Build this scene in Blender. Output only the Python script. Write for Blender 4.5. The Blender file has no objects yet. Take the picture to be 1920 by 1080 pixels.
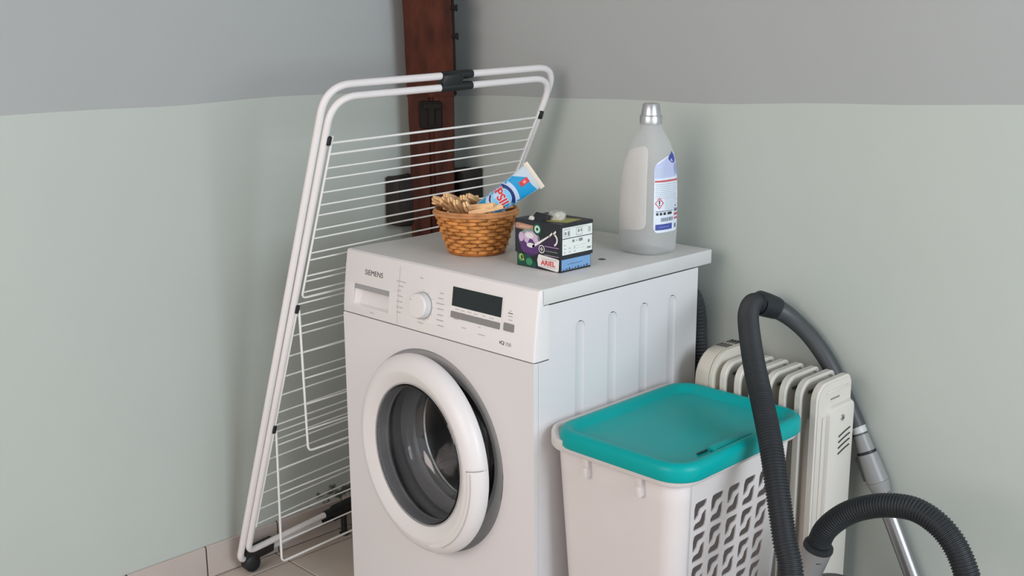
import bpy, bmesh, math, random
from mathutils import Vector, Matrix
random.seed(7)
S = bpy.context.scene
COL = S.collection
PI = math.pi

# ------------------------------------------------------------------ camera
def look_axes(yaw, pitch, roll):
    f = Vector((math.sin(yaw)*math.cos(pitch), math.cos(yaw)*math.cos(pitch), math.sin(pitch)))
    r = Vector((math.cos(yaw), -math.sin(yaw), 0)); u = r.cross(f)
    return (r*math.cos(roll)+u*math.sin(roll), -r*math.sin(roll)+u*math.cos(roll), f)
cam_d = bpy.data.cameras.new('camera'); cam = bpy.data.objects.new('camera', cam_d); COL.objects.link(cam)
r_, u_, f_ = look_axes(-0.7863, -0.2292, -0.0052)
M = Matrix((r_, u_, -f_)).transposed().to_4x4(); M.translation = Vector((2.0272, -1.4846, 1.3363))
cam.matrix_world = M
cam_d.sensor_width = 36.0; cam_d.lens = 36.0*2125.92/1920.0; cam_d.clip_start = 0.02
S.camera = cam

# ------------------------------------------------------------------ light
w = bpy.data.worlds.new('world'); S.world = w; w.use_nodes = True
bg = w.node_tree.nodes['Background']; bg.inputs[0].default_value = (0.93, 0.97, 1.0, 1); bg.inputs[1].default_value = 0.56
def area(name, loc, target, sx, sy, power, color):
    d = bpy.data.lights.new(name, 'AREA'); d.shape = 'RECTANGLE'; d.size = sx; d.size_y = sy; d.energy = power; d.color = color
    o = bpy.data.objects.new(name, d); COL.objects.link(o); o.location = loc
    o.rotation_euler = (Vector(target)-Vector(loc)).to_track_quat('-Z', 'Y').to_euler(); return o
area('window_daylight', (3.3, 0.0, 1.55), (0.4, 0.2, 0.7), 1.5, 1.3, 33, (0.80, 0.89, 1.0))
area('room_lamp', (0.9, -3.0, 1.75), (0.5, 0.0, 0.55), 2.0, 1.3, 27, (1.0, 0.84, 0.79))
S.view_settings.view_transform = 'Standard'; S.view_settings.look = 'None'
S.view_settings.exposure = 0.70; S.view_settings.gamma = 1.0; S.view_settings.use_curve_mapping = False

# ------------------------------------------------------------------ materials
MATS = {}
def nodes_of(m): m.use_nodes = True; return m.node_tree.nodes, m.node_tree.links
def lin(c):
    return tuple(((v/12.92) if v <= 0.04045 else ((v+0.055)/1.055)**2.4) for v in [x/255.0 for x in c])
def mat(name, col, rough=0.5, metal=0.0, var=0.04, scale=8.0, bump=0.0, bscale=60.0, trans=0.0, ior=1.45, coat=0.0, spec=0.5, translu=0.0, stretch=None):
    """plain procedural surface: noise-varied colour, optional fine relief"""
    if name in MATS: return MATS[name]
    m = bpy.data.materials.new(name); N, Lk = nodes_of(m); b = N['Principled BSDF']
    b.inputs['Roughness'].default_value = rough; b.inputs['Metallic'].default_value = metal
    b.inputs['Transmission Weight'].default_value = trans; b.inputs['IOR'].default_value = ior
    b.inputs['Coat Weight'].default_value = coat; b.inputs['Specular IOR Level'].default_value = spec
    tc = N.new('ShaderNodeTexCoord'); mp = N.new('ShaderNodeMapping'); Lk.new(tc.outputs['Object'], mp.inputs[0])
    if stretch: mp.inputs['Scale'].default_value = stretch
    n = N.new('ShaderNodeTexNoise'); n.inputs['Scale'].default_value = scale; n.inputs['Detail'].default_value = 4
    Lk.new(mp.outputs[0], n.inputs['Vector'])
    r = N.new('ShaderNodeValToRGB'); c = col
    r.color_ramp.elements[0].position = 0.3; r.color_ramp.elements[1].position = 0.7
    r.color_ramp.elements[0].color = tuple(max(0, v*(1-var)) for v in c)+(1,)
    r.color_ramp.elements[1].color = tuple(min(1, v*(1+var)) for v in c)+(1,)
    Lk.new(n.outputs['Fac'], r.inputs[0]); Lk.new(r.outputs[0], b.inputs['Base Color'])
    if bump:
        n2 = N.new('ShaderNodeTexNoise'); n2.inputs['Scale'].default_value = bscale; n2.inputs['Detail'].default_value = 6
        Lk.new(mp.outputs[0], n2.inputs['Vector'])
        bp = N.new('ShaderNodeBump'); bp.inputs['Strength'].default_value = bump; bp.inputs['Distance'].default_value = 0.004
        Lk.new(n2.outputs['Fac'], bp.inputs['Height']); Lk.new(bp.outputs[0], b.inputs['Normal'])
    if translu:      # thin plastic lets some light through
        tr = N.new('ShaderNodeBsdfTranslucent'); Lk.new(r.outputs[0], tr.inputs[0]); ms = N.new('ShaderNodeMixShader'); ms.inputs[0].default_value = translu
        out = [q for q in N if q.type == 'OUTPUT_MATERIAL'][0]; Lk.new(b.outputs[0], ms.inputs[1]); Lk.new(tr.outputs[0], ms.inputs[2]); Lk.new(ms.outputs[0], out.inputs[0])
    MATS[name] = m; return m

WALL = (0.475, 0.515, 0.475)
M_wall = mat('sage_wall_paint', WALL, 0.8, var=0.025, scale=1.6, bump=0.12, bscale=14)
M_ceil = mat('grey_slope_paint_shaded', (0.395, 0.412, 0.405), 0.85, var=0.025, scale=1.6, bump=0.15, bscale=9)  # albedo lowered: shade of the inward-tilted slopes is put into this grey
# left wall: same paint plus the damp, flaking patch low down beside the machine
def wall_stained():
    m = M_wall.copy(); m.name = 'sage_wall_paint_flaking'; N, Lk = nodes_of(m); b = N['Principled BSDF']
    ramp = [n for n in N if n.type == 'VALTORGB'][0]; tc = [n for n in N if n.type == 'TEX_COORD'][0]
    sep = N.new('ShaderNodeSeparateXYZ'); Lk.new(tc.outputs['Object'], sep.inputs[0])
    def gauss(sock, c, wd):
        a = N.new('ShaderNodeMath'); a.operation = 'SUBTRACT'; a.inputs[1].default_value = c; Lk.new(sock, a.inputs[0])
        d = N.new('ShaderNodeMath'); d.operation = 'DIVIDE'; d.inputs[1].default_value = wd; Lk.new(a.outputs[0], d.inputs[0])
        p = N.new('ShaderNodeMath'); p.operation = 'POWER'; p.inputs[1].default_value = 2; 
        ab = N.new('ShaderNodeMath'); ab.operation = 'ABSOLUTE'; Lk.new(d.outputs[0], ab.inputs[0]); Lk.new(ab.outputs[0], p.inputs[0])
        s = N.new('ShaderNodeMath'); s.operation = 'SUBTRACT'; s.inputs[0].default_value = 1; s.use_clamp = True; Lk.new(p.outputs[0], s.inputs[1]); return s
    gy = gauss(sep.outputs['Y'], 0.20, 0.17); gz = gauss(sep.outputs['Z'], 0.105, 0.055)
    mul = N.new('ShaderNodeMath'); mul.operation = 'MULTIPLY'; Lk.new(gy.outputs[0], mul.inputs[0]); Lk.new(gz.outputs[0], mul.inputs[1])
    n = N.new('ShaderNodeTexNoise'); n.inputs['Scale'].default_value = 34; n.inputs['Detail'].default_value = 5; Lk.new(tc.outputs['Object'], n.inputs['Vector'])
    ad = N.new('ShaderNodeMath'); ad.operation = 'MULTIPLY'; Lk.new(mul.outputs[0], ad.inputs[0]); Lk.new(n.outputs['Fac'], ad.inputs[1])
    st = N.new('ShaderNodeMapRange'); st.inputs['From Min'].default_value = 0.40; st.inputs['From Max'].default_value = 0.5; st.inputs['To Max'].default_value = 0.85
    Lk.new(ad.outputs[0], st.inputs['Value'])
    mx = N.new('ShaderNodeMix'); mx.data_type = 'RGBA'; Lk.new(st.outputs[0], mx.inputs['Factor'])
    Lk.new(ramp.outputs[0], mx.inputs['A']); mx.inputs['B'].default_value = (0.03, 0.032, 0.028, 1)
    Lk.new(mx.outputs['Result'], b.inputs['Base Color']); return m
M_wall_l = wall_stained()
M_tile = mat('beige_floor_tile', (0.51, 0.45, 0.39), 0.38, var=0.07, scale=9, bump=0.04)
M_skirt = mat('pinkish_skirting_tile', (0.50, 0.435, 0.395), 0.4, var=0.06, scale=7, bump=0.04)
M_grout = mat('dark_grout', (0.11, 0.085, 0.065), 0.9)
M_wood = mat('dark_red_brown_timber', (0.062, 0.016, 0.0085), 0.7, spec=0.25, var=0.5, scale=5, bump=0.5, bscale=16, stretch=(6, 6, 0.9))
M_wood2 = mat('blackened_timber', (0.018, 0.014, 0.011), 0.75, var=0.4, scale=12, bump=0.7, bscale=22)
M_iron = mat('dark_iron', (0.016, 0.013, 0.011), 0.85, spec=0.2, bump=0.3)
M_white = mat('white_enamel', (0.68, 0.66, 0.66), 0.32, var=0.012, scale=3)
M_wplast = mat('white_plastic', (0.72, 0.695, 0.685), 0.38, var=0.012, scale=4)
M_wtop = mat('white_worktop_laminate', (0.62, 0.61, 0.59), 0.34, var=0.03, scale=16)
M_seam = mat('dark_seam', (0.05, 0.045, 0.045), 0.8)
M_greyp = mat('grey_plastic', (0.30, 0.30, 0.30), 0.4, var=0.02)
M_btn = mat('grey_button', (0.23, 0.225, 0.22), 0.4, var=0.02)
M_silver = mat('silver_grey_plastic', (0.66, 0.66, 0.66), 0.35, var=0.03)
M_screen = mat('black_display_glass', (0.012, 0.017, 0.02), 0.12, var=0.1)
M_print = mat('grey_print', (0.30, 0.285, 0.28), 0.6)
M_printd = mat('dark_print', (0.06, 0.06, 0.065), 0.6)
M_rubber = mat('grey_rubber_gasket', (0.38, 0.385, 0.395), 0.5, var=0.1)
M_drum = mat('drum_steel', (0.22, 0.225, 0.23), 0.34, metal=0.85, var=0.1, scale=30)
M_chrome = mat('polished_steel', (0.62, 0.62, 0.64), 0.16, metal=1.0, var=0.03)
M_glass = mat('smoked_door_glass', (0.86, 0.87, 0.88), 0.03, var=0.01, trans=1.0, ior=1.45)
M_rackw = mat('white_coated_tube', (0.74, 0.71, 0.70), 0.38, var=0.015)
M_wire = mat('white_coated_wire', (0.76, 0.76, 0.73), 0.4, var=0.02)
M_black = mat('black_plastic', (0.012, 0.014, 0.015), 0.45, var=0.2)
M_hose = mat('charcoal_hose_plastic', (0.020, 0.023, 0.026), 0.5, spec=0.4, var=0.12)
M_handle = mat('dark_grey_plastic_tube', (0.055, 0.06, 0.063), 0.45, var=0.08)
M_rad = mat('cream_radiator_enamel', (0.62, 0.585, 0.525), 0.36, var=0.03, scale=6)
M_radb = mat('beige_radiator_plastic', (0.59, 0.55, 0.47), 0.42, var=0.02)
M_radsh = mat('radiator_slot_dark', (0.05, 0.05, 0.045), 0.7)
M_teal = mat('teal_plastic', (0.0, 0.315, 0.305), 0.34, spec=0.22, var=0.035, scale=5)
M_hamp = mat('white_hamper_plastic', (0.83, 0.785, 0.77), 0.42, translu=0.30, var=0.02, scale=5)
M_wick = mat('honey_wicker', (0.52, 0.215, 0.055), 0.5, spec=0.25, var=0.32, scale=55)
M_wick2 = mat('dark_honey_wicker', (0.33, 0.115, 0.03), 0.5, spec=0.25, var=0.3, scale=55)
M_wickr = mat('wicker_rim', (0.48, 0.22, 0.09), 0.5, spec=0.25, var=0.2, scale=40)
M_peg = mat('clothespin_wood', (0.78, 0.50, 0.26), 0.6, spec=0.2, var=0.15, scale=60, stretch=(1, 6, 6))
M_steelw = mat('spring_wire', (0.5, 0.5, 0.5), 0.35, metal=1.0)
M_bottle = mat('frosted_clear_plastic', (0.95, 0.96, 0.955), 0.28, var=0.02, trans=0.80, ior=1.08, translu=0.22)
M_bpanel = mat('frosted_panel_plastic', (0.72, 0.71, 0.69), 0.4, var=0.02)
M_cap = mat('silver_cap', (0.55, 0.56, 0.57), 0.28, metal=0.75, var=0.04)
def flat(name, rgb, rough=0.5, var=0.03): return mat('print_'+name, lin(rgb), rough, var=var, scale=60)

# ------------------------------------------------------------------ mesh helpers
def link(o, parent=None):
    COL.objects.link(o)
    if parent is not None: o.parent = parent
    return o
def mesh(name, vs, fs, m, parent=None, smooth=True, autos=None):
    me = bpy.data.meshes.new(name); me.from_pydata([tuple(v) for v in vs], [], fs); me.validate(); me.update()
    bm = bmesh.new(); bm.from_mesh(me); bmesh.ops.recalc_face_normals(bm, faces=bm.faces); bm.to_mesh(me); bm.free()
    me.materials.append(m)
    if smooth:
        for p in me.polygons: p.use_smooth = True
        try: me.set_sharp_from_angle(angle=autos or math.radians(40))
        except Exception: pass
    return link(bpy.data.objects.new(name, me), parent)
def bm_obj(name, bm, m, parent=None, smooth=True, ang=40):
    me = bpy.data.meshes.new(name); bm.to_mesh(me); bm.free(); me.materials.append(m)
    if smooth:
        for p in me.polygons: p.use_smooth = True
        me.set_sharp_from_angle(angle=math.radians(ang))
    return link(bpy.data.objects.new(name, me), parent)
def empty(name, loc, label, cat, group=None, rz=0):
    o = bpy.data.objects.new(name, None); o.location = loc; o.rotation_euler = (0, 0, rz); o.empty_display_size = 0.05
    COL.objects.link(o); o['label'] = label; o['category'] = cat
    if group: o['group'] = group
    bpy.context.view_layer.update()
    return o
def tag(o, label, cat, group=None):
    o['label'] = label; o['category'] = cat
    if group: o['group'] = group
    return o
def rebase(o, loc):
    """put a mesh object's origin at loc (mesh written in world coordinates)"""
    o.data.transform(Matrix.Translation(-Vector(loc))); o.location = loc; return o
def child(parent, o):
    """mesh written in world coordinates -> local to its thing"""
    o.parent = parent; o.data.transform(parent.matrix_world.inverted()); return o
def adopt(parent):
    """all children of parent were written in world coordinates"""
    bpy.context.view_layer.update()
    inv = parent.matrix_world.inverted()
    done = set()
    for c in parent.children_recursive:
        if c.type == 'MESH' and c.data.name not in done:
            c.data.transform(inv); done.add(c.data.name)
def box(name, lo, hi, m, parent=None, bev=0.0, seg=2, smooth=True):
    bm = bmesh.new()
    bmesh.ops.create_cube(bm, size=1)
    lo, hi = Vector(lo), Vector(hi)
    for v in bm.verts: v.co = Vector([(lo[i]+hi[i])/2 + v.co[i]*(hi[i]-lo[i]) for i in range(3)])
    if bev: bmesh.ops.bevel(bm, geom=bm.edges[:], offset=bev, segments=seg, profile=0.5, affect='EDGES')
    return bm_obj(name, bm, m, parent, smooth)
def obox(name, c, ax, half, m, parent=None, bev=0.0, seg=2):
    """oriented box: centre, three unit axes, half sizes"""
    bm = bmesh.new(); bmesh.ops.create_cube(bm, size=2)
    if bev:
        for v in bm.verts: v.co = Vector([v.co[i]*half[i] for i in range(3)])
        bmesh.ops.bevel(bm, geom=bm.edges[:], offset=bev, segments=seg, profile=0.5, affect='EDGES'); k = (1, 1, 1)
    else: k = half
    for v in bm.verts: q = v.co.copy(); v.co = Vector(c)+sum((Vector(ax[i])*q[i]*k[i] for i in range(3)), Vector())
    bmesh.ops.recalc_face_normals(bm, faces=bm.faces)
    return bm_obj(name, bm, m, parent)
def frames(pts, closed):
    n = len(pts); T = []
    for i in range(n):
        a = pts[i-1] if (i > 0 or closed) else pts[i]; b = pts[(i+1) % n] if (i < n-1 or closed) else pts[i]
        T.append((b-a).normalized())
    nrm = T[0].orthogonal().normalized(); out = []
    for i in range(n):
        nrm = (nrm - T[i]*nrm.dot(T[i])).normalized(); out.append((nrm.copy(), T[i].cross(nrm)))
    return out
def tube_vf(pts, rad, seg=10, closed=False, flat_=1.0, upv=None):
    pts = [Vector(p) for p in pts]; n = len(pts); fr = frames(pts, closed); vs, fs = [], []
    if not hasattr(rad, '__len__'): rad = [rad]*n
    for i, p in enumerate(pts):
        a, b = fr[i]
        for k in range(seg):
            t = 2*PI*k/seg; vs.append(p + a*math.cos(t)*rad[i] + b*math.sin(t)*rad[i])
    for i in range(n if closed else n-1):
        j = (i+1) % n
        off = 0
        if closed and j == 0:
            best = min(range(seg), key=lambda o: (vs[o]-vs[i*seg]).length); off = best
        for k in range(seg):
            fs.append((i*seg+k, i*seg+(k+1) % seg, j*seg+(k+1+off) % seg, j*seg+(k+off) % seg))
    if not closed: fs += [tuple(range(seg))[::-1], tuple(range((n-1)*seg, n*seg))]
    return vs, fs
def tube(name, pts, rad, m, parent=None, seg=10, closed=False):
    vs, fs = tube_vf(pts, rad, seg, closed); return mesh(name, vs, fs, m, parent)
def join_vf(parts):
    V, F = [], []
    for v, f in parts:
        o = len(V); V += list(v); F += [tuple(i+o for i in q) for q in f]
    return V, F
def round_path(c, rads, closed=True, n=8):
    """polyline with rounded corners"""
    c = [Vector(p) for p in c]; out = []; N = len(c)
    for i in range(N):
        if not closed and i in (0, N-1): out.append(c[i]); continue
        p, a, b = c[i], c[i-1], c[(i+1) % N]; r = rads[i] if hasattr(rads, '__len__') else rads
        d1 = (a-p).normalized(); d2 = (b-p).normalized()
        for k in range(n+1):
            t = k/n; out.append((p+d1*r)*(1-t)**2 + p*2*t*(1-t) + (p+d2*r)*t**2)
    return out
def spline(pts, n=8):
    """Catmull-Rom through the points"""
    P = [Vector(p) for p in pts]; P = [P[0]*2-P[1]]+P+[P[-1]*2-P[-2]]; out = []
    for i in range(1, len(P)-2):
        a, b, c, d = P[i-1], P[i], P[i+1], P[i+2]
        for k in range(n):
            t = k/n; out.append(0.5*((2*b)+(c-a)*t+(2*a-5*b+4*c-d)*t*t+(3*b-a-3*c+d)*t**3))
    out.append(P[-2]); return out
def resample(pts, step):
    out = [pts[0].copy()]; acc = 0
    for a, b in zip(pts, pts[1:]):
        d = (b-a).length
        while acc + d >= step and d > 1e-9:
            t = (step-acc)/d; a = a.lerp(b, t); out.append(a.copy()); d = (b-a).length; acc = 0
        acc += d
    return out
def lathe_vf(prof, fr, seg=64, a0=0.0, a1=2*PI, cap=False):
    """prof: (r, h) list; fr(r, ang, h) -> point"""
    full = abs(a1-a0-2*PI) < 1e-6; n = seg if full else seg+1; vs, fs = [], []
    for r, h in prof:
        for k in range(n): vs.append(fr(r, a0+(a1-a0)*k/seg, h))
    for i in range(len(prof)-1):
        for k in range(seg):
            j = (k+1) % n; fs.append((i*n+k, i*n+j, (i+1)*n+j, (i+1)*n+k))
    if cap: fs.append(tuple(range((len(prof)-1)*n, len(prof)*n)))
    return vs, fs
def curve2d(outer, holes, thick):
    """flat plate with holes -> (verts, faces) in xy, thickness centred on z"""
    cu = bpy.data.curves.new('tmp', 'CURVE'); cu.dimensions = '2D'; cu.fill_mode = 'BOTH'; cu.extrude = thick/2
    for lp in [outer]+holes:
        s = cu.splines.new('POLY'); s.points.add(len(lp)-1); s.use_cyclic_u = True
        for i, (x, y) in enumerate(lp): s.points[i].co = (x, y, 0, 1)
    o = bpy.data.objects.new('tmp', cu); COL.objects.link(o); dg = bpy.context.evaluated_depsgraph_get()
    me = bpy.data.meshes.new_from_object(o.evaluated_get(dg)); vs = [v.co.copy() for v in me.vertices]; fs = [tuple(p.vertices) for p in me.polygons]
    bpy.data.objects.remove(o); bpy.data.curves.remove(cu); bpy.data.meshes.remove(me); return vs, fs
TXT = {}
def text2d(body, size=1.0, bold=0.0, width=None):
    k = (body, bold)
    if k not in TXT:
        cu = bpy.data.curves.new('tmp', 'FONT'); cu.body = body; cu.size = 1; cu.align_x = 'CENTER'; cu.align_y = 'CENTER'; cu.resolution_u = 3; cu.offset = bold
        o = bpy.data.objects.new('tmp', cu); COL.objects.link(o); dg = bpy.context.evaluated_depsgraph_get()
        me = bpy.data.meshes.new_from_object(o.evaluated_get(dg)); TXT[k] = ([v.co.copy() for v in me.vertices], [tuple(p.vertices) for p in me.polygons])
        bpy.data.objects.remove(o); bpy.data.curves.remove(cu); bpy.data.meshes.remove(me)
    vs, fs = TXT[k]; xs = [v.x for v in vs]; ys = [v.y for v in vs]
    wx, wy = max(xs)-min(xs), max(ys)-min(ys); cx, cy = (max(xs)+min(xs))/2, (max(ys)+min(ys))/2
    sx = (width/wx) if width else size/wy
    return [((v.x-cx)*sx, (v.y-cy)*size/wy) for v in vs], fs
def rect2d(x0, y0, x1, y1, nx=1, ny=1):
    vs = [(x0+(x1-x0)*i/nx, y0+(y1-y0)*j/ny) for j in range(ny+1) for i in range(nx+1)]
    fs = [(j*(nx+1)+i, j*(nx+1)+i+1, (j+1)*(nx+1)+i+1, (j+1)*(nx+1)+i) for j in range(ny) for i in range(nx)]
    return vs, fs
def rrect(x0, y0, x1, y1, r, n=5):
    out = []
    for cx, cy, a in ((x1-r, y1-r, 0), (x0+r, y1-r, PI/2), (x0+r, y0+r, PI), (x1-r, y0+r, 1.5*PI)):
        out += [(cx+r*math.cos(a+PI/2*k/n), cy+r*math.sin(a+PI/2*k/n)) for k in range(n+1)]
    return out
def ell(cx, cy, rx, ry, n=28, a0=0, a1=2*PI):
    full = abs(a1-a0-2*PI) < 1e-6
    return [(cx+rx*math.cos(a0+(a1-a0)*k/n), cy+ry*math.sin(a0+(a1-a0)*k/n)) for k in range(n if full else n+1)]
def ring2d(cx, cy, r0, r1, a0=0, a1=2*PI, n=28, ky=1.0):
    vs = [(cx+r*math.cos(a0+(a1-a0)*k/n), cy+ky*r*math.sin(a0+(a1-a0)*k/n)) for k in range(n+1) for r in (r0, r1)]
    return vs, [(2*k, 2*k+1, 2*k+3, 2*k+2) for k in range(n)]
def poly2d(p): return list(p), [tuple(range(len(p)))]
def decal(name, shapes, fmap, m, parent, lift=0.0003):
    """flat print laid on a surface: 2-D shapes mapped by fmap(u, v, lift)"""
    V, F = join_vf(shapes)
    me = bpy.data.meshes.new(name); me.from_pydata([tuple(fmap(u, v, lift)) for u, v in V], [], F); me.materials.append(m)
    return link(bpy.data.objects.new(name, me), parent)
def at(shape, dx, dy, rot=0.0):
    c, s = math.cos(rot), math.sin(rot); v, f = shape
    return [(x*c-y*s+dx, x*s+y*c+dy) for x, y in v], f
def struct(o): o['kind'] = 'structure'; return o

# ------------------------------------------------------------------ room
XL, YB = -0.335, 0.635           # left wall and back wall planes
X1, Y0, ZC = 3.4, -3.2, 2.35     # extent of the modelled half of the room
TAN = 0.21
def prism(name, quad, d, m):
    q = [Vector(p) for p in quad]; d = Vector(d); vs = q+[p+d for p in q]
    return mesh(name, vs, [(0, 1, 2, 3), (4, 5, 6, 7), (0, 1, 5, 4), (1, 2, 6, 5), (2, 3, 7, 6), (3, 0, 4, 7)], m, smooth=False)
ZE = lambda x: 1.150+0.0275*x        # the eave line of the back wall runs slightly uphill
ZL = 1.163
# slightly wobbly hand-plastered arrises
def wall_strip(name, bottom, top, off, m, n=48):
    """wall between two polylines given as functions of k in 0..1, thickened by off"""
    vs, fs = [], []
    for k in range(n+1):
        b, t = Vector(bottom(k/n)), Vector(top(k/n)); vs += [b, t, t+Vector(off), b+Vector(off)]
    for k in range(n):
        o = 4*k
        for i in range(4): fs.append((o+i, o+(i+1) % 4, o+4+(i+1) % 4, o+4+i))
    fs += [(0, 1, 2, 3), (4*n, 4*n+1, 4*n+2, 4*n+3)]
    return mesh(name, vs, fs, m)
wob = lambda s, a: 0.0035*math.sin(5.1*s+a)+0.0018*math.sin(13.3*s+2*a)
lerp = lambda a, b, k: a+(b-a)*k
yk = lambda k: lerp(Y0, YB, k); xk = lambda k: lerp(XL, X1, k)
eaveL = lambda k: (XL, yk(k), ZL+wob(yk(k), 0.4))
eaveB = lambda k: (xk(k), YB, ZE(xk(k))+wob(xk(k), 1.9))
struct(wall_strip('wall_left', lambda k: (XL, yk(k), 0), eaveL, (-0.12, 0, 0), M_wall_l))
struct(wall_strip('wall_back', lambda k: (xk(k), YB, 0), eaveB, (0, 0.12, 0), M_wall))
SH = (ZC-ZL)*TAN
struct(wall_strip('wall_left_slope', lambda k: Vector(eaveL(k))+Vector((0.0, 0, 0)), lambda k: (XL+SH, yk(k), ZC), (-0.12, 0, 0.02), M_ceil))
struct(wall_strip('wall_back_slope', lambda k: eaveB(k), lambda k: (xk(k), YB-SH, ZC), (0, 0.12, 0.02), M_ceil))
struct(box('ceiling', (XL+SH-0.1, Y0, ZC), (X1, YB-SH+0.1, ZC+0.08), M_ceil, smooth=False))
fl = struct(box('floor', (XL-0.1, Y0, -0.08), (X1, YB+0.1, -0.0035), M_grout, smooth=False))
# floor tiles, one object each, joints at x=-0.267 and y=-0.005
TP = 0.2065; G = 0.004
def tile_mesh(w_, d_, h_, m, nm):
    bm = bmesh.new(); bmesh.ops.create_cube(bm, size=1)
    for v in bm.verts: v.co = Vector((v.co.x*w_, v.co.y*d_, v.co.z*h_))
    bmesh.ops.bevel(bm, geom=[e for e in bm.edges if all(v.co.z > 0 for v in e.verts)], offset=0.0012, segments=1, affect='EDGES')
    me = bpy.data.meshes.new(nm); bm.to_mesh(me); bm.free(); me.materials.append(m); return me
tm = tile_mesh(TP-G, TP-G, 0.0035, M_tile, 'tile'); tm2 = tile_mesh(0.064, TP-G, 0.0035, M_tile, 'cut_tile')
for j in range(-11, 3):
    for i in range(-1, 14):
        me = tm2 if i < 0 else tm
        o = bpy.data.objects.new('tile', me); COL.objects.link(o); o.parent = fl
        o.location = ((XL+0.034) if i < 0 else -0.265+TP*(i+0.5), -0.005+TP*(j+0.5), -0.00175)
tm3 = tile_mesh(TP-G, 0.05, 0.0035, M_tile, 'back_cut_tile')
# skirting tiles along the left wall
bb = struct(box('baseboard_left', (XL-0.001, Y0, 0), (XL+0.004, YB, 0.0845), M_grout, smooth=False))
bs = bmesh.new(); bmesh.ops.create_cube(bs, size=1)
for v in bs.verts: v.co = Vector((v.co.x*0.009, v.co.y*(TP-G), v.co.z*0.083))
bmesh.ops.bevel(bs, geom=bs.edges[:], offset=0.0012, segments=1, affect='EDGES')
bsm = bpy.data.meshes.new('skirting_tile'); bs.to_mesh(bsm); bs.free(); bsm.materials.append(M_skirt)
for j in range(-11, 3):
    o = bpy.data.objects.new('skirting_tile', bsm); COL.objects.link(o); o.parent = bb; o.location = (XL+0.0045, 0.004+TP*(j+0.5), 0.0435)

# ------------------------------------------------------------------ corner post
post = empty('timber_post', (-0.243, 0.505, 0), 'dark red-brown wooden post standing in the corner of the room behind the drying rack', 'post')
rr = Vector((0.7071, 0.7071, 0)); ff = Vector((-0.7071, 0.7071, 0)); lean = Vector((0.21, -0.21, 0))
F0 = Vector((-0.240, 0.482, 0))
def post_vf(h0, h1, hw, d0, d1, nz=14, groove=False, seedv=1):
    rnd = random.Random(seedv); vs, fs = [], []
    sec = [(-1, 0), (-0.93, -0.05), (-0.12, -0.05), (-0.06, 0.12 if groove else -0.05), (0.10, 0.12 if groove else -0.05), (0.16, -0.05), (0.93, -0.05), (1, 0), (1, 1), (-1, 1)]
    for k in range(nz+1):
        z = h0+(h1-h0)*k/nz; off = lean*max(0, z-1.165); wv = 1+0.10*max(0, z-1.0)+0.012*math.sin(z*17)
        for a, b in sec:
            p = F0+off+rr*(a*hw*wv+rnd.uniform(-.0012, .0012))+ff*(b*d1 if b > 0.2 else b*0.06*1.0); vs.append(Vector((p.x, p.y, z)))
    n = len(sec)
    for k in range(nz):
        for i in range(n): fs.append((k*n+i, k*n+(i+1) % n, (k+1)*n+(i+1) % n, (k+1)*n+i))
    fs += [tuple(range(n)), tuple(range(nz*n, nz*n+n))]; return vs, fs
mesh('lower_post', *post_vf(0.0, 1.15, 0.0575, 0, 0.06, 22, True, 3), M_wood, post)
mesh('upper_post', *post_vf(1.15, 2.3, 0.060, 0, 0.075, 22, False, 5), M_wood, post)
def lump(name, lo, hi, m, parent, seed):
    o = box(name, lo, hi, m, parent, bev=0.010, seg=2); rnd = random.Random(seed)
    for v in o.data.vertices: v.co += Vector((rnd.uniform(-1, 1), rnd.uniform(-1, 1), rnd.uniform(-1, 1)))*0.0035
    return o
lump('beam_end', (-0.333, 0.392, 0.812), (-0.272, 0.470, 0.945), M_wood2, post, 1)
lump('beam_end', (-0.265, 0.555, 0.825), (-0.200, 0.633, 0.955), M_wood2, post, 2)
# iron fixture on the post, edge strip with bolts
obox('bracket_plate', F0+Vector((0.0, 0.0, 1.105))-ff*0.006, (rr, ff, (0, 0, 1)), (0.030, 0.009, 0.036), M_iron, post, bev=0.008)
obox('bracket_bar', F0+Vector((0.004, 0.004, 1.128))-ff*0.018, (rr, ff, (0, 0, 1)), (0.024, 0.006, 0.007), M_iron, post, bev=0.003)
obox('bracket_stem', F0+Vector((0.002, 0.002, 1.102))-ff*0.017, (rr, ff, (0, 0, 1)), (0.008, 0.006, 0.024), M_iron, post, bev=0.003)
for z in (1.305, 1.375):
    c = F0+lean*(z-1.165)+rr*0.066+Vector((0, 0, z)); tube('bolt', [c-rr*0.006, c+rr*0.004, c+rr*0.005, c+rr*0.011], [0.005, 0.005, 0.009, 0.008], M_iron, post, seg=8)
c0 = F0+lean*0.13+rr*0.0625-ff*0.001
obox('iron_strip', F0+lean*0.10+rr*0.0645+ff*0.012+Vector((0, 0, 1.28)), (rr, ff, (lean+Vector((0, 0, 1))).normalized()), (0.0025, 0.014, 0.13), M_iron, post)
adopt(post)

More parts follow.
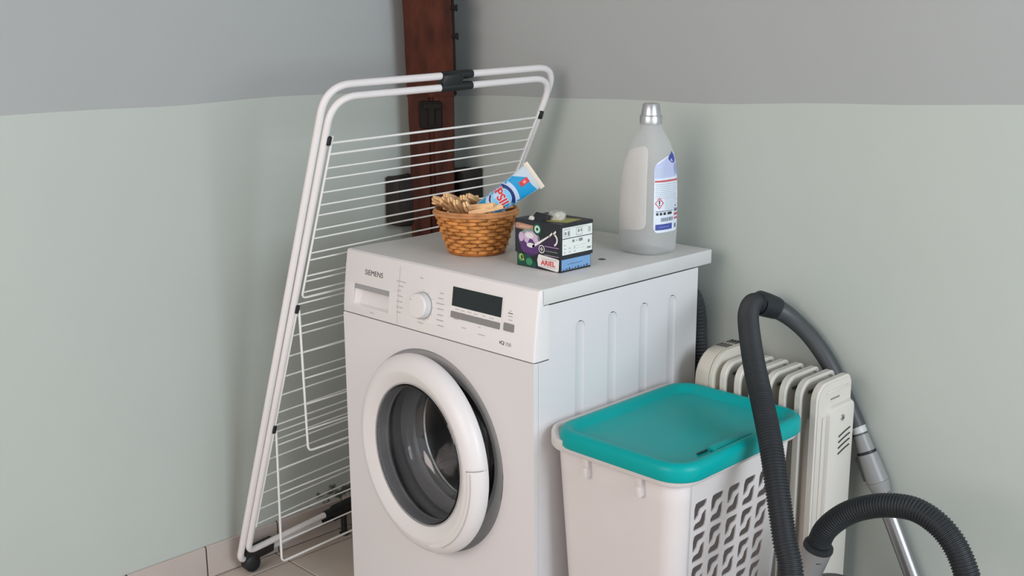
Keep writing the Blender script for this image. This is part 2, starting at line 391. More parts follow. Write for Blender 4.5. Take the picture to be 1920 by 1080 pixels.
# ------------------------------------------------------------------ washing machine
W, H, ZG, D, DB, ST = 0.598, 0.848, 0.707, 0.568, 0.518, 0.0327
wm = empty('washing_machine', (W/2, 0.26, 0), 'white front-loading washing machine with its round door slightly ajar', 'washing machine')
CX, CZ, RH = 0.2905, 0.450, 0.222
def front_plate(outer, holes, thick, y, nm, m, parent):
    vs, fs = curve2d(outer, holes, thick); return mesh(nm, [Vector((v.x, y+thick/2-v.z, v.y)) for v in vs], fs, m, parent)
def yz_plate(outer, holes, thick, x, nm, m, parent):
    vs, fs = curve2d(outer, holes, thick); return mesh(nm, [Vector((x+v.z, v.x, v.y)) for v in vs], fs, m, parent)
front_plate(rrect(0.001, 0.02, W-0.001, ZG-0.001, 0.004), [ell(CX, CZ, RH, RH, 96)], 0.012, 0.0, 'front_panel', M_white, wm)
slots = []
for y in (0.131, 0.229, 0.331, 0.427): slots.append(rrect(y-0.0135, 0.10, y+0.0135, 0.768, 0.0134, 8))
sp = yz_plate([(0.0125, 0.02), (DB, 0.02), (DB, H-ST-0.001), (0.042, H-ST-0.001), (0.042, ZG-0.001), (0.0125, ZG-0.001)], slots, 0.003, W-0.0015, 'side_panel', M_white, wm)
for y in (0.131, 0.229, 0.331, 0.427):
    # pressed groove: shallow dished strip behind the slot
    prof = [(-0.0135, 0.0), (-0.0115, -0.0022), (-0.006, -0.0032), (0.006, -0.0032), (0.0115, -0.0022), (0.0135, 0.0)]
    vs = [Vector((W-0.0005+d, y+a, z)) for z in (0.10, 0.752) for a, d in prof]+[Vector((W-0.0005, y+a, 0.754+math.sqrt(max(0, 0.0135**2-a*a)))) for a, d in prof]
    n = len(prof); mesh('pressed_groove', vs, [(r*n+i, r*n+i+1, (r+1)*n+i+1, (r+1)*n+i) for r in (0, 1) for i in range(n-1)], M_white, wm)
box('side_panel', (0.0, 0.0125, 0.02), (0.003, DB, H-ST-0.001), M_white, wm)
box('back_panel', (0.003, DB-0.004, 0.02), (W-0.003, DB, H-ST-0.001), M_white, wm)
box('base', (0.003, 0.0125, 0.015), (W-0.003, DB-0.004, 0.03), M_greyp, wm)
for sx in (0.05, W-0.05):
    for sy in (0.05, DB-0.05): tube('foot', [(sx, sy, 0.0), (sx, sy, 0.006), (sx, sy, 0.0065), (sx, sy, 0.018)], [0.02, 0.02, 0.009, 0.009], M_black, wm, seg=14)
# control panel: leans back towards the top
def panel_y(z): t = (z-ZG)/(H-ZG); return 0.0165*t**1.35
prof = [(panel_y(ZG+0.0015+(H-0.005-ZG)*k/10), ZG+0.0015+(H-0.005-ZG)*k/10) for k in range(11)]+[(0.0195, H-0.0008), (0.0223, H-0.0001), (0.0223, H-ST), (0.042, H-ST), (0.042, ZG+0.0015)]
vs = []; xs = [0.0, 0.0012, 0.004, W-0.004, W-0.0012, W]; ins = [0.0035, 0.0012, 0, 0, 0.0012, 0.0035]
for x, q in zip(xs, ins):
    for y, z in prof: vs.append(Vector((x, y+(q if y < 0.03 else 0), z)))
n = len(prof); fs = [(a*n+i, a*n+(i+1) % n, (a+1)*n+(i+1) % n, (a+1)*n+i) for a in range(len(xs)-1) for i in range(n)]+[tuple(range(n)), tuple(range((len(xs)-1)*n, len(xs)*n))]
cp = mesh('control_panel', vs, fs, M_wplast, wm)
box('panel_gap', (0.003, 0.006, ZG-0.002), (W-0.003, 0.04, ZG+0.002), M_seam, wm)
# worktop slab
box('worktop', (0.0, 0.0225, H-ST+0.0008), (W, D, H), M_wtop, wm, bev=0.0025, seg=2)
lathe = lambda prof, c: lathe_vf(prof, lambda r, a, h: Vector((c[0]+r*math.cos(a), c[1]+r*math.sin(a), c[2]+h)), 20)
mesh('screw_cap', *lathe([(0.0, 0.0008), (0.006, 0.0008), (0.0085, 0.0)], (0.494, 0.316, H)), mat('brown_cap', (0.06, 0.05, 0.05), 0.5), wm)
# panel fittings: pf maps (x, z) to the leaning panel
def pf(x, z, l=0.0003): return Vector((x, panel_y(z)-l, z))
# detergent drawer: outline joint, grip recess
def frame2d(x0, z0, x1, z1, t): return join_vf([rect2d(x0, z0, x1, z0+t, 12), rect2d(x0, z1-t, x1, z1, 12), rect2d(x0, z0, x0+t, z1, 1, 8), rect2d(x1-t, z0, x1, z1, 1, 8)])
drawer = decal('detergent_drawer', [rect2d(0.190, ZG+0.003, 0.1908, H-0.012, 1, 12)], pf, mat('pale_joint', (0.45, 0.43, 0.42), 0.6), wm)
gx0, gx1, gz0, gz1 = 0.038, 0.160, 0.7285, 0.7765
# grip scooped out of the drawer front: deep under the upper lip, running out to the face below
cvs = []
for x, k in ((gx0, 0.25), (gx0+0.016, 0.8), (gx0+0.04, 1.0), (gx1, 1.0)):
    for dy, z in ((-0.01, gz0), (-0.01, gz1), (0.0185*k, gz1-0.001), (0.0185*k, gz1-0.010), (0.0065*k, gz0+0.004), (0.001, gz0)): cvs.append(Vector((x, panel_y(z)+dy, z)))
cfs = [(6*k+i, 6*k+(i+1) % 6, 6*k+6+(i+1) % 6, 6*k+6+i) for k in range(3) for i in range(6)]+[tuple(range(6)), tuple(range(18, 24))]
cut = mesh('cutter', cvs, cfs, M_wplast, wm, smooth=False)
bo_ = cp.modifiers.new('recess', 'BOOLEAN'); bo_.operation = 'DIFFERENCE'; bo_.object = cut; bo_.solver = 'EXACT'
bpy.context.view_layer.update(); dg_ = bpy.context.evaluated_depsgraph_get()
nm_ = bpy.data.meshes.new_from_object(cp.evaluated_get(dg_)); cp.modifiers.clear(); cp.data = nm_; bpy.data.objects.remove(cut)
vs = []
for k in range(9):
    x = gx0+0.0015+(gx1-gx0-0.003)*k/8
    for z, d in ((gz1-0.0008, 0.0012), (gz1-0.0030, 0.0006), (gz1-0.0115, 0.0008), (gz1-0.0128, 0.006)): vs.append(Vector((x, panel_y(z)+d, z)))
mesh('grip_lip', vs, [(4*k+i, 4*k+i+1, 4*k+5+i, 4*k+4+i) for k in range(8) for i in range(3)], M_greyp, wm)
# lettering and print
decal('brand_lettering', [at(text2d('SIEMENS', 0.0112, 0.0, 0.062), 0.104, 0.806)], pf, M_printd, wm, 0.0005)
decal('series_lettering', [at(text2d('iQ', 0.0078, 0.02, 0.0135), 0.510, 0.7315)], pf, M_printd, wm, 0.0005)
decal('series_number', [at(text2d('700', 0.0074, 0.0, 0.0155), 0.5275, 0.7312)], pf, M_print, wm, 0.0005)
KX, KZ, KR = 0.272, 0.7645, 0.0272
M_faint = mat('faint_print', (0.46, 0.44, 0.43), 0.6)
def mark_line(k, x, z, l, h=0.0011):
    decal('printed_mark', [at(text2d('|'*0+'-', h*2, 0.0, l), x, z)], pf, M_faint, wm, 0.0005)
for k, (x, z, l) in enumerate([(0.197, 0.803, .030), (0.196, 0.793, .018), (0.192, 0.783, .012), (0.196, 0.772, .018), (0.196, 0.760, .018), (0.197, 0.748, .020), (0.195, 0.737, .013),
        (0.3275, 0.799, .012), (0.326, 0.788, .016), (0.325, 0.777, .024), (0.326, 0.766, .019), (0.327, 0.754, .018), (0.327, 0.743, .022), (0.330, 0.732, .018),
        (0.262, 0.8205, .010), (0.267, 0.727, .018), (0.104, 0.7195, .014)]): mark_line(k, x, z, l)
for i in range(11):
    a = math.radians(-130+i*26 if i < 6 else 35+(i-6)*28); decal('dial_dot', [poly2d(ell(KX+(KR+0.0045)*math.cos(a), KZ+(KR+0.0045)*math.sin(a), 0.0009, 0.0009, 8))], pf, M_print, wm, 0.0005)
for k, (x, z, l) in enumerate([(0.377, 0.7745, .012), (0.393, 0.774, .013), (0.413, 0.7745, .013), (0.432, 0.774, .012), (0.455, 0.7745, .009), (0.477, 0.774, .013), (0.376, 0.7545, .015), (0.445, 0.7500, .006), (0.400, 0.7405, .013), (0.452, 0.7362, .020), (0.528, 0.7865, .012), (0.529, 0.7795, .010), (0.527, 0.797, .006)]): mark_line(k, x, z, l, 0.0009)
decal('power_mark', [rect2d(0.521, 0.7915, 0.534, 0.7930)], pf, M_printd, wm, 0.0005)
# display with bright frame, button strip
ds = decal('display_frame', [rect2d(0.3565, 0.7700, 0.5065, 0.8215, 12, 8)], pf, mat('display_frame_white', (0.76, 0.75, 0.74), 0.35, var=0.01), wm, 0.0004)
decal('display', [rect2d(0.3605, 0.7800, 0.5030, 0.8190, 12, 8)], pf, M_screen, wm, 0.0009)
def raised(name, x0, z0, x1, z1, h, m, parent):
    lp = rrect(x0, z0, x1, z1, 0.0022, 4); n = len(lp)
    vs = [pf(x, z, 0) for x, z in lp]+[pf(x, z, h) for x, z in lp]
    return mesh(name, vs, [(i, (i+1) % n, n+(i+1) % n, n+i) for i in range(n)]+[tuple(range(n, 2*n))], m, parent, autos=math.radians(30))
for i in range(6):
    a = 0.3595+i*(0.1425/6); raised('touch_button', a, 0.7560, a+0.1425/6-0.0002, 0.7690, 0.0012, M_btn, wm)
raised('start_button', 0.5120, 0.7570, 0.5405, 0.7725, 0.0014, M_btn, wm)
# program knob
def kf(r, a, h): return Vector((KX+r*math.cos(a), panel_y(KZ)-h+0.1*0, KZ+r*math.sin(a)))
nrm = Vector((0, -1, 0.12)).normalized(); ka = Vector((1, 0, 0)); kb = nrm.cross(ka)*-1
def kf(r, a, h): return pf(KX, KZ, 0)+ka*r*math.cos(a)+Vector((0, 0.12, 1)).normalized()*r*math.sin(a)+nrm*h
knob = mesh('program_knob', *lathe_vf([(KR, 0.0), (KR-0.0006, 0.012), (KR-0.0012, 0.0165), (KR-0.003, 0.0185), (KR-0.006, 0.0188), (0.0, 0.0188)], kf, 48), M_wplast, wm)
mesh('knob_collar', *lathe_vf([(KR+0.0016, 0.0004), (KR+0.0012, 0.0016), (KR-0.001, 0.0018)], kf, 48), M_greyp, wm)
mesh('knob_side', *lathe_vf([(KR+0.0003, 0.0016), (KR-0.0003, 0.0135)], kf, 48), M_silver, wm)
a = math.radians(150); mesh('knob_dot', *lathe_vf([(0.0012, 0.0), (0.0, 0.0001)], lambda r, t, h: kf(KR-0.0055, a, 0.0190)+ka*r*math.cos(t)+Vector((0, 0, 1))*r*math.sin(t)+nrm*h, 10), M_printd, wm)
# porthole: dish, gasket, drum
ff_ = lambda r, a, h: Vector((CX+r*math.cos(a), h, CZ+r*math.sin(a)))
mesh('porthole_dish', *lathe_vf([(RH, 0.0), (RH-0.002, 0.003), (0.2165, 0.010), (0.205, 0.0165), (0.192, 0.019), (0.180, 0.023)], ff_, 96), M_silver, wm)
mesh('gasket', *lathe_vf([(0.185, 0.0225), (0.180, 0.0215), (0.173, 0.023), (0.168, 0.028), (0.166, 0.045), (0.172, 0.060), (0.160, 0.075), (0.150, 0.085), (0.152, 0.11)], ff_, 80), M_rubber, wm)
mesh('drum', *lathe_vf([(0.150, 0.105), (0.158, 0.112), (0.235, 0.125), (0.238, 0.14), (0.238, 0.44), (0.225, 0.455), (0.06, 0.46), (0.0, 0.45)], ff_, 72), M_drum, wm)
mesh('drum_lip', *lathe_vf([(0.147, 0.108), (0.1445, 0.111), (0.147, 0.114), (0.150, 0.111), (0.147, 0.108)], ff_, 72), M_chrome, wm)
for k in range(3):
    a = math.radians(100+120*k); c, s = math.cos(a), math.sin(a)
    vs = [];
    for y in (0.15, 0.43):
        for rr_, t in ((0.236, -0.03), (0.195, -0.008), (0.195, 0.008), (0.236, 0.03)): vs.append(Vector((CX+rr_*c-t*s, y, CZ+rr_*s+t*c)))
    mesh('drum_paddle', vs, [(0, 1, 2, 3), (4, 5, 6, 7), (0, 1, 5, 4), (1, 2, 6, 5), (2, 3, 7, 6)], M_greyp, wm)
# latch plate on the dish
lp = lathe_vf([(0.2175, 0.0085), (0.2040, 0.0168)], ff_, 10, math.radians(-16), math.radians(14)); mesh('latch_plate', [v-Vector((0, 0.0012, 0)) for v in lp[0]], lp[1], mat('latch_grey', (0.46, 0.45, 0.445), 0.4), wm)
lp = lathe_vf([(0.2140, 0.0112), (0.2085, 0.0145)], ff_, 3, math.radians(-2.2), math.radians(1.2)); mesh('latch_slot', [v-Vector((0, 0.0022, 0)) for v in lp[0]], lp[1], M_seam, wm)
# door: lathed about its own axis, hinged on the left and swung open a little
SINK = 0.011; OPEN = math.radians(5.0); HX, HY = CX-0.212, -0.004
ca, sa = math.cos(OPEN), math.sin(OPEN)
def df(r, a, h):       # h = distance out of the machine front
    x = CX+r*math.cos(a)-HX; y = -(h-SINK)-HY
    return Vector((HX+x*ca+y*sa, HY-x*sa+y*ca, CZ+r*math.sin(a)))
door = mesh('door', *lathe_vf([(0.150, 0.004), (0.204, 0.002), (0.2125, 0.004), (0.2150, 0.010), (0.2150, 0.019), (0.2125, 0.027), (0.206, 0.0345), (0.196, 0.0405), (0.1845, 0.0440), (0.1805, 0.0440), (0.160, 0.0325), (0.1555, 0.0300), (0.154, 0.020), (0.150, 0.004)], df, 120), M_wplast, wm)
mesh('glass_seal', *lathe_vf([(0.1556, 0.0305), (0.1530, 0.0312), (0.1518, 0.028), (0.150, 0.0)], df, 96), M_rubber, door)
go = [(0.152, 0.027), (0.1495, 0.012), (0.147, -0.030), (0.139, -0.058), (0.128, -0.075), (0.115, -0.083), (0.09, -0.087), (0.04, -0.089), (0.0, -0.0895)]
gi = [(r-0.004 if r > 0.01 else 0, h+0.004) for r, h in go]
mesh('glass_bowl', *lathe_vf(go+gi[::-1]+[go[0]], df, 72), M_glass, door)
mesh('inner_ring', *lathe_vf([(0.188, 0.003), (0.186, -0.012), (0.176, -0.018), (0.158, -0.018), (0.152, -0.010)], df, 80), M_greyp, door)
hd = lathe_vf([(0.1895, 0.0426), (0.1925, 0.0438), (0.197, 0.0425), (0.2075, 0.0362), (0.2142, 0.0282), (0.2168, 0.0195), (0.2168, 0.0105), (0.2140, 0.0050)], df, 40, math.radians(-72), math.radians(7))
mesh('door_handle', *hd, M_wplast, door)
hl = lathe_vf([(0.1990, 0.0415), (0.2008, 0.0404)], df, 36, math.radians(-60), math.radians(6)); hc = Vector(df(0, 0, 0))
nrmD = Vector((-sa, -ca, 0))
mesh('handle_groove', [v+nrmD*0.0009 for v in hl[0]], hl[1], mat('pale_groove', (0.52, 0.50, 0.49), 0.5), door)
ht = lathe_vf([(0.1895, 0.0428), (0.1925, 0.0440), (0.197, 0.0427), (0.2075, 0.0364), (0.2142, 0.0284), (0.2170, 0.0195)], df, 1, math.radians(7.0), math.radians(7.5))
mesh('handle_joint', [v+nrmD*0.0004 for v in ht[0]], ht[1], mat('joint_line', (0.30, 0.28, 0.27), 0.7), door)
lt = df(0.183, math.radians(-22), -0.001); box('latch_hook', lt-Vector((0.006, -0.002, 0.007)), lt+Vector((0.006, 0.022, 0.007)), mat('latch_white', (0.7, 0.7, 0.69), 0.4), door, bev=0.002)
# drain hose hanging behind the machine
dh = resample(spline([(0.40, 0.575, 0.70), (0.47, 0.592, 0.748), (0.530, 0.602, 0.72), (0.548, 0.602, 0.62), (0.552, 0.602, 0.45), (0.550, 0.600, 0.15), (0.50, 0.590, 0.03), (0.40, 0.575, 0.03)], 10), 0.004)
tube('drain_hose', dh, [0.0185+0.0012*math.cos(i*PI/1.0) for i in range(len(dh))], M_handle, wm, seg=12)
adopt(wm)

# ------------------------------------------------------------------ drying rack
BL, TL, TR, BR = Vector((-0.292, -0.134, 0.034)), Vector((0.045, -0.055, 1.211)), Vector((0.120, 0.577, 1.234)), Vector((-0.305, 0.40, 0.080))
def RP(s, t): return BL.lerp(BR, s).lerp(TL.lerp(TR, s), t)
rk = empty('drying_rack', (BL+BR)/2*1.0-Vector((0, 0, 0.06)), 'white folded clothes drying rack with wire rails leaning between the wall and the washing machine', 'drying rack')
rn = (BR-BL).cross(TL-BL).normalized()
if rn.x < 0: rn = -rn
def loop(s0, s1, t0, t1, off, rt, rb):
    c = [RP(s0, t0)+off, RP(s0, t1)+off, RP(s1, t1)+off, RP(s1, t0)+off]; return round_path(c, [rb, rt, rt, rb], True, 12)
tube('outer_frame', loop(0, 1, 0, 1, Vector(), 0.062, 0.026), 0.0083, M_rackw, rk, seg=14, closed=True)
tube('inner_frame', loop(0.020, 0.980, 0.027, 0.981, rn*0.012, 0.060, 0.024), 0.0080, M_rackw, rk, seg=14, closed=True)
def barpart(name, s0, s1, t, r, off, m, rends=None):
    n = 8; return tube(name, [RP(s0+(s1-s0)*k/n, t)+off for k in range(n+1)], [r*0.94]+[r]*(n-1)+[r*0.94], m, rk, seg=14)
barpart('top_connector', 0.462, 0.597, 1.0, 0.0102, Vector(), M_black); barpart('top_connector', 0.455, 0.592, 0.981, 0.0100, rn*0.012, M_black)
obox('connector_clip', (RP(0.50, 1.0)+RP(0.50, 0.981))/2+rn*0.008, ((TR-TL).normalized(), rn, (TL-BL).normalized()), (0.026, 0.011, 0.019), M_black, rk, bev=0.004)
barpart('bottom_connector', 0.47, 0.66, 0.0, 0.0105, Vector(), M_black); barpart('bottom_connector', 0.46, 0.65, 0.027, 0.0105, rn*0.012, M_black)
bd = (BR-BL).normalized()
for s in (0.10, 0.60):
    c = RP(s, 0.014)
    obox('foot_block', c+Vector((0.002, 0, -0.004)), (bd, rn, bd.cross(rn)), (0.040, 0.0115, 0.020), M_black, rk, bev=0.005)
    if s > 0.3: tube('rear_foot', [c+Vector((0.002, 0, -0.02)), (c.x+0.002, c.y, 0.006), (c.x+0.002, c.y, 0.0055), (c.x+0.002, c.y, 0.0)], [0.008, 0.008, 0.013, 0.013], M_black, rk, seg=12)
    else:
        wc = RP(s-0.045, 0.0)+Vector((0.006, 0, -0.012))
        tube('wheel', [wc+Vector((-0.013, 0, 0)), wc+Vector((-0.011, 0, 0)), wc+Vector((0.011, 0, 0)), wc+Vector((0.013, 0, 0))], [0.019, 0.0215, 0.0215, 0.019], M_black, rk, seg=20)
# rails and wires of the fixed grid
woff = rn*0.019
TS = [0.9, 0.879, 0.853, 0.833, 0.807, 0.783, 0.763, 0.735, 0.718, 0.689, 0.675, 0.643, 0.632, 0.61, 0.587, 0.563, 0.521, 0.478, 0.435, 0.394, 0.355, 0.327, 0.31, 0.292, 0.25, 0.212, 0.171, 0.133, 0.097]
def wire(a, b, r=0.0019): return tube('rail_wire', [a, b], r, M_wire, rk, seg=7)
for i, t in enumerate(TS):
    s0 = 0.040 if t > 0.59 else 0.028
    wire(RP(s0, t)+woff, RP(1-s0, t)+woff, 0.0026 if i < 2 else 0.0019)
ll = round_path([RP(0.040, 0.913)+woff, RP(0.040, 0.598)+woff, RP(0.960, 0.598)+woff, RP(0.960, 0.913)+woff], [0, 0.014, 0.014, 0], False, 8)
tube('grid_loop', ll, 0.0026, M_wire, rk, seg=8)
tube('grid_side_wire', [RP(0.030, 0.58)+woff, RP(0.030, 0.09)+woff], 0.0021, M_wire, rk, seg=8)
# two wings folded down from their pivots
def wing(t, drop, n):
    a = RP(0.036, t)+rn*0.021; b = RP(0.964, t)+rn*0.021; d = Vector(drop)
    tube('wing_loop', round_path([a, a+d, b+d, b], [0, 0.014, 0.014, 0], False, 8), 0.0028, M_wire, rk, seg=8)
    for k in range(n):
        q = (k+0.62)/(n+0.45); wire(a+d*q, b+d*q)
wing(0.575, (0.006, 0.002, -0.338), 5); wing(0.316, (0.002, -0.006, -0.336), 5)
for t in (0.905, 0.578, 0.319):
    for s in (0.026, 0.974):
        c = RP(s, t)+rn*0.0195; ud = (TL-BL).normalized()
        obox('pivot_clip', c, (bd, rn, ud), (0.0042, 0.0055, 0.010), M_black, rk, bev=0.002)
adopt(rk)

# ------------------------------------------------------------------ laundry hamper
hz, hx0, hx1, hy0, hy1 = 0.568, 0.618, 0.925, 0.024, 0.412
hm = empty('laundry_hamper', ((hx0+hx1)/2, (hy0+hy1)/2, 0), 'tall white plastic laundry hamper with turquoise lid and cut-out side', 'laundry hamper')
def hsec(z):
    k = (hz-z)/hz; i = 0.028*k; return hx0+i, hy0+i*1.0, hx1-i, hy1-i
CR = 0.040
def hring(z, out=0.0):
    x0, y0, x1, y1 = hsec(z); return rrect(x0-out, y0-out, x1+out, y1+out, CR+out, 8)
zs = [0.012, 0.02, 0.25, 0.50, hz]
rings = [hring(z) for z in zs]; n = len(rings[0])
vs = [Vector((x, y, z)) for z, r in zip(zs, rings) for x, y in r]
# +x straight side spans from the last corner point (x1, y0+r) to the first (x1, y1-r): index n-1 -> 0
fs = [(k*n+i, k*n+(i+1) % n, (k+1)*n+(i+1) % n, (k+1)*n+i) for k in range(len(zs)-1) for i in range(n) if i != n-1 or k == 0]
fs.append(tuple(range(n)))
hb = mesh('body', vs, fs, M_hamp, hm)
so = hb.modifiers.new('wall', 'SOLIDIFY'); so.thickness = 0.0028; so.offset = -1
# cut-out side: plate with S-shaped pairs of holes
def hole(u, v, wu, hv):
    # two opposed hook shapes filling one cell (u along y, v along z)
    a = [(0.02, 0.40), (0.02, 0.80), (0.10, 0.97), (0.28, 1.0), (0.98, 1.0), (0.98, 0.86), (0.86, 0.76), (0.52, 0.72), (0.42, 0.62), (0.36, 0.50), (0.14, 0.40)]
    b = [(1-x, 1-y) for x, y in a]
    return [[(u+x*wu, v+y*hv) for x, y in q] for q in (a, b)]
x0_, y0_, x1_, y1_ = hsec(0.5); u0, u1 = y0_+CR, y1_-CR
holes = []; cols, pu, pv = 5, 0.0525, 0.0650
for r in range(7):
    for c in range(cols):
        u = u0+0.010+c*pu; v = 0.4425-r*pv
        for q in hole(u, v, 0.039, 0.055):
            if max(p[0] for p in q) < u1-0.004: holes.append(q)
uL, uR = hy0+CR, hy1-CR
uA, uB = u0, u1
vs, fs = curve2d([(uA, 0.02), (uB, 0.02), (uB, hz), (uA, hz)], holes, 0.0028)
def hmap(v):
    z = v.y; x0, y0, x1, y1 = hsec(z); k = (v.x-uA)/(uB-uA); return Vector((x1-0.0014+v.z, lerp(y0+CR, y1-CR, k), z))
mesh('cutout_side', [hmap(v) for v in vs], fs, M_hamp, hm, autos=math.radians(30))
# white rolled rim
def rimtube(name, z, out, r, m, a=None): return tube(name, [Vector((x, y, z)) for x, y in hring(hz, out)], r, m, hm, seg=12, closed=True)
prof = [(0.0, -0.022), (0.011, -0.024), (0.0145, -0.019), (0.0145, 0.004), (0.0120, 0.010), (0.006, 0.0125), (-0.001, 0.009), (-0.004, 0.0)]
vs, fs = [], []
for o, dz in prof: vs += [Vector((x, y, hz+(dz if dz < 0 else dz*max(0.0, min(1.0, (hx0+0.03-x)/0.03))))) for x, y in hring(hz, o)]
for k in range(len(prof)-1): fs += [(k*n+i, k*n+(i+1) % n, (k+1)*n+(i+1) % n, (k+1)*n+i) for i in range(n)]
mesh('rim', vs, fs, M_hamp, hm)
# turquoise lid: rolled edge, sunken flat top; shifted a little towards +x so the white rim shows on the machine side
lx0, ly0, lx1, ly1 = hx0+0.012, hy0-0.015, hx1+0.019, hy1+0.012; lz = hz+0.0045
lp = [(0.000, -0.015), (0.002, -0.017), (0.004, -0.014), (0.004, 0.004), (0.001, 0.012), (-0.006, 0.016), (-0.014, 0.016), (-0.022, 0.011), (-0.028, 0.0035), (-0.034, 0.0015), (-0.10, 0.001)]
vs, fs = [], []; m_ = None
for o, dz in lp:
    rg = rrect(lx0-o, ly0-o, lx1+o, ly1+o, max(0.01, 0.056+o), 8); m_ = len(rg); vs += [Vector((x if dz > -0.01 else max(x, lx0+0.004), y, lz+dz)) for x, y in rg]
for k in range(len(lp)-1): fs += [(k*m_+i, k*m_+(i+1) % m_, (k+1)*m_+(i+1) % m_, (k+1)*m_+i) for i in range(m_)]
fs.append(tuple(range((len(lp)-1)*m_, len(lp)*m_)))
mesh('lid', vs, fs, M_teal, hm)
# grip dent in the lid's edge on the cut-out side
box('lid_grip', (lx1-0.046, 0.145, lz+0.001), (lx1-0.026, 0.265, lz+0.0105), M_teal, hm, bev=0.004)
box('lid_grip_slot', (lx1-0.049, 0.115, lz+0.0014), (lx1-0.0445, 0.145, lz+0.0045), mat('dark_teal_slot', (0.004, 0.04, 0.045), 0.6), hm, bev=0.001)
for x in (0.715, 0.842):
    box('hinge_tab', (x-0.007, hy0-0.009, 0.520), (x+0.007, hy0+0.004, 0.556), M_hamp, hm, bev=0.003)
    box('hinge_tab_foot', (x-0.0035, hy0-0.013, 0.507), (x+0.0075, hy0+0.004, 0.528), M_hamp, hm, bev=0.003)
adopt(hm)

# ------------------------------------------------------------------ oil-filled radiator
ry0, ry1, rz0, rz1 = 0.444, 0.578, 0.075, 0.637
rd = empty('oil_radiator', (0.80, 0.51, 0), 'cream finned electric oil radiator standing against the wall behind the hamper', 'radiator')
def fin_outline(z0, z1, y0, y1, rt=0.034, rb=0.030):
    pts = []
    for cy, cz, a, r in ((y1-rt*0.55, z1-rt*0.55, 0, rt*0.55), (y0+rt, z1-rt, PI/2, rt), (y0+rb, z0+rb, PI, rb), (y1-rb, z0+rb, 1.5*PI, rb)):
        pts += [(cy+r*math.cos(a+PI/2*k/6), cz+r*math.sin(a+PI/2*k/6)) for k in range(7)]
    return pts
def fin_mesh():
    out = fin_outline(rz0, rz1, ry0, ry1); cy, cz = (ry0+ry1)/2, (rz0+rz1)/2
    def inset(d): return [(cy+(y-cy)*(1-d/((ry1-ry0)/2)), cz+(z-cz)*(1-d/((rz1-rz0)/2))) for y, z in out]
    lay = [(inset(0.0015), -0.0075), (inset(0.0), -0.006), (inset(0.0), 0.006), (inset(0.0015), 0.0075), (inset(0.007), 0.0078), (inset(0.010), 0.0030), (inset(0.024), 0.0022)]
    m_ = len(out); vs = []; fs = []
    for L_, x in lay: vs += [Vector((x, y, z)) for y, z in L_]
    for k in range(len(lay)-1): fs += [(k*m_+i, k*m_+(i+1) % m_, (k+1)*m_+(i+1) % m_, (k+1)*m_+i) for i in range(m_)]
    fs += [tuple(range((len(lay)-1)*m_, len(lay)*m_)), tuple(range(m_))]
    return vs, fs
fx = [0.722, 0.758, 0.794, 0.830, 0.866, 0.902]
for i, x in enumerate(fx):
    v, f = fin_mesh(); o = mesh('fin', [p+Vector((x, 0, 0)) for p in v], f, M_rad, rd)
    # oil columns bulging from the sheet
    for yc in (ry0+0.040, ry1-0.040):
        cv, cf = tube_vf([(x+0.006, yc, rz0+0.05), (x+0.008, yc, rz0+0.075), (x+0.008, yc, rz1-0.115), (x+0.006, yc, rz1-0.085)], [0.004, 0.0145, 0.0145, 0.004], 12)
        mesh('oil_column', cv, cf, M_rad, o)
    box('top_slot', (x+0.0055, ry0+0.030, rz1-0.0300), (x+0.0092, ry1-0.012, rz1-0.0245), M_radsh, o)
# near end cap with raised panel
v, f = fin_mesh(); mesh('end_plate', [p+Vector((0.938, 0, 0)) for p in v], f, M_rad, rd)
ep = fin_outline(rz0+0.004, rz1-0.004, ry0+0.004, ry1-0.003)
yz_plate(ep, [], 0.004, 0.9455, 'end_cover', M_rad, rd)
cb = [(0.947, 0.0), (0.955, 0.003), (0.957, 0.008)]
pvs = []
for x, d in cb: pvs += [Vector((x, y, z)) for y, z in rrect(ry0+0.036+d, rz0+0.02+d, ry1+0.004-d, rz1-0.052-d, 0.016, 6)]
pn = len(pvs)//3
mesh('end_panel', pvs, [(k*pn+i, k*pn+(i+1) % pn, (k+1)*pn+(i+1) % pn, (k+1)*pn+i) for k in (0, 1) for i in range(pn)]+[tuple(range(2*pn, 3*pn)), tuple(range(pn))], M_rad, rd)
box('end_rib', (0.947, ry0+0.020, rz0+0.03), (0.951, ry0+0.029, rz1-0.07), M_rad, rd, bev=0.0015)
box('top_rib', (0.9465, ry0+0.034, rz1-0.024), (0.9495, ry1-0.014, rz1-0.019), M_rad, rd, bev=0.001)
box('top_slot', (0.9468, ry0+0.050, rz1-0.0395), (0.9485, ry1-0.050, rz1-0.0365), mat('radiator_slot_grey', (0.22, 0.21, 0.2), 0.6), rd)
for k in range(4):
    z = rz1-0.121-0.0125*k; pts = [(0.9575, ry0+0.074+0.044*j/6, z+0.004*math.sin(PI*j/12)+0.001*j) for j in range(7)]
    tube('vent_slit', pts, 0.0017, M_radsh, rd, seg=6)
sc = Vector((0.957, ry1-0.050, rz1-0.082))
mesh('screw', *lathe_vf([(0.0072, 0.0), (0.0068, 0.0018), (0.003, 0.0026), (0.0, 0.0026)], lambda r, a, h: sc+Vector((h, r*math.cos(a), r*math.sin(a))), 16), M_chrome, rd)
tube('screw_slot', [sc+Vector((0.0022, 0, 0)), sc+Vector((0.0036, 0, 0))], 0.0021, M_printd, rd, seg=8)
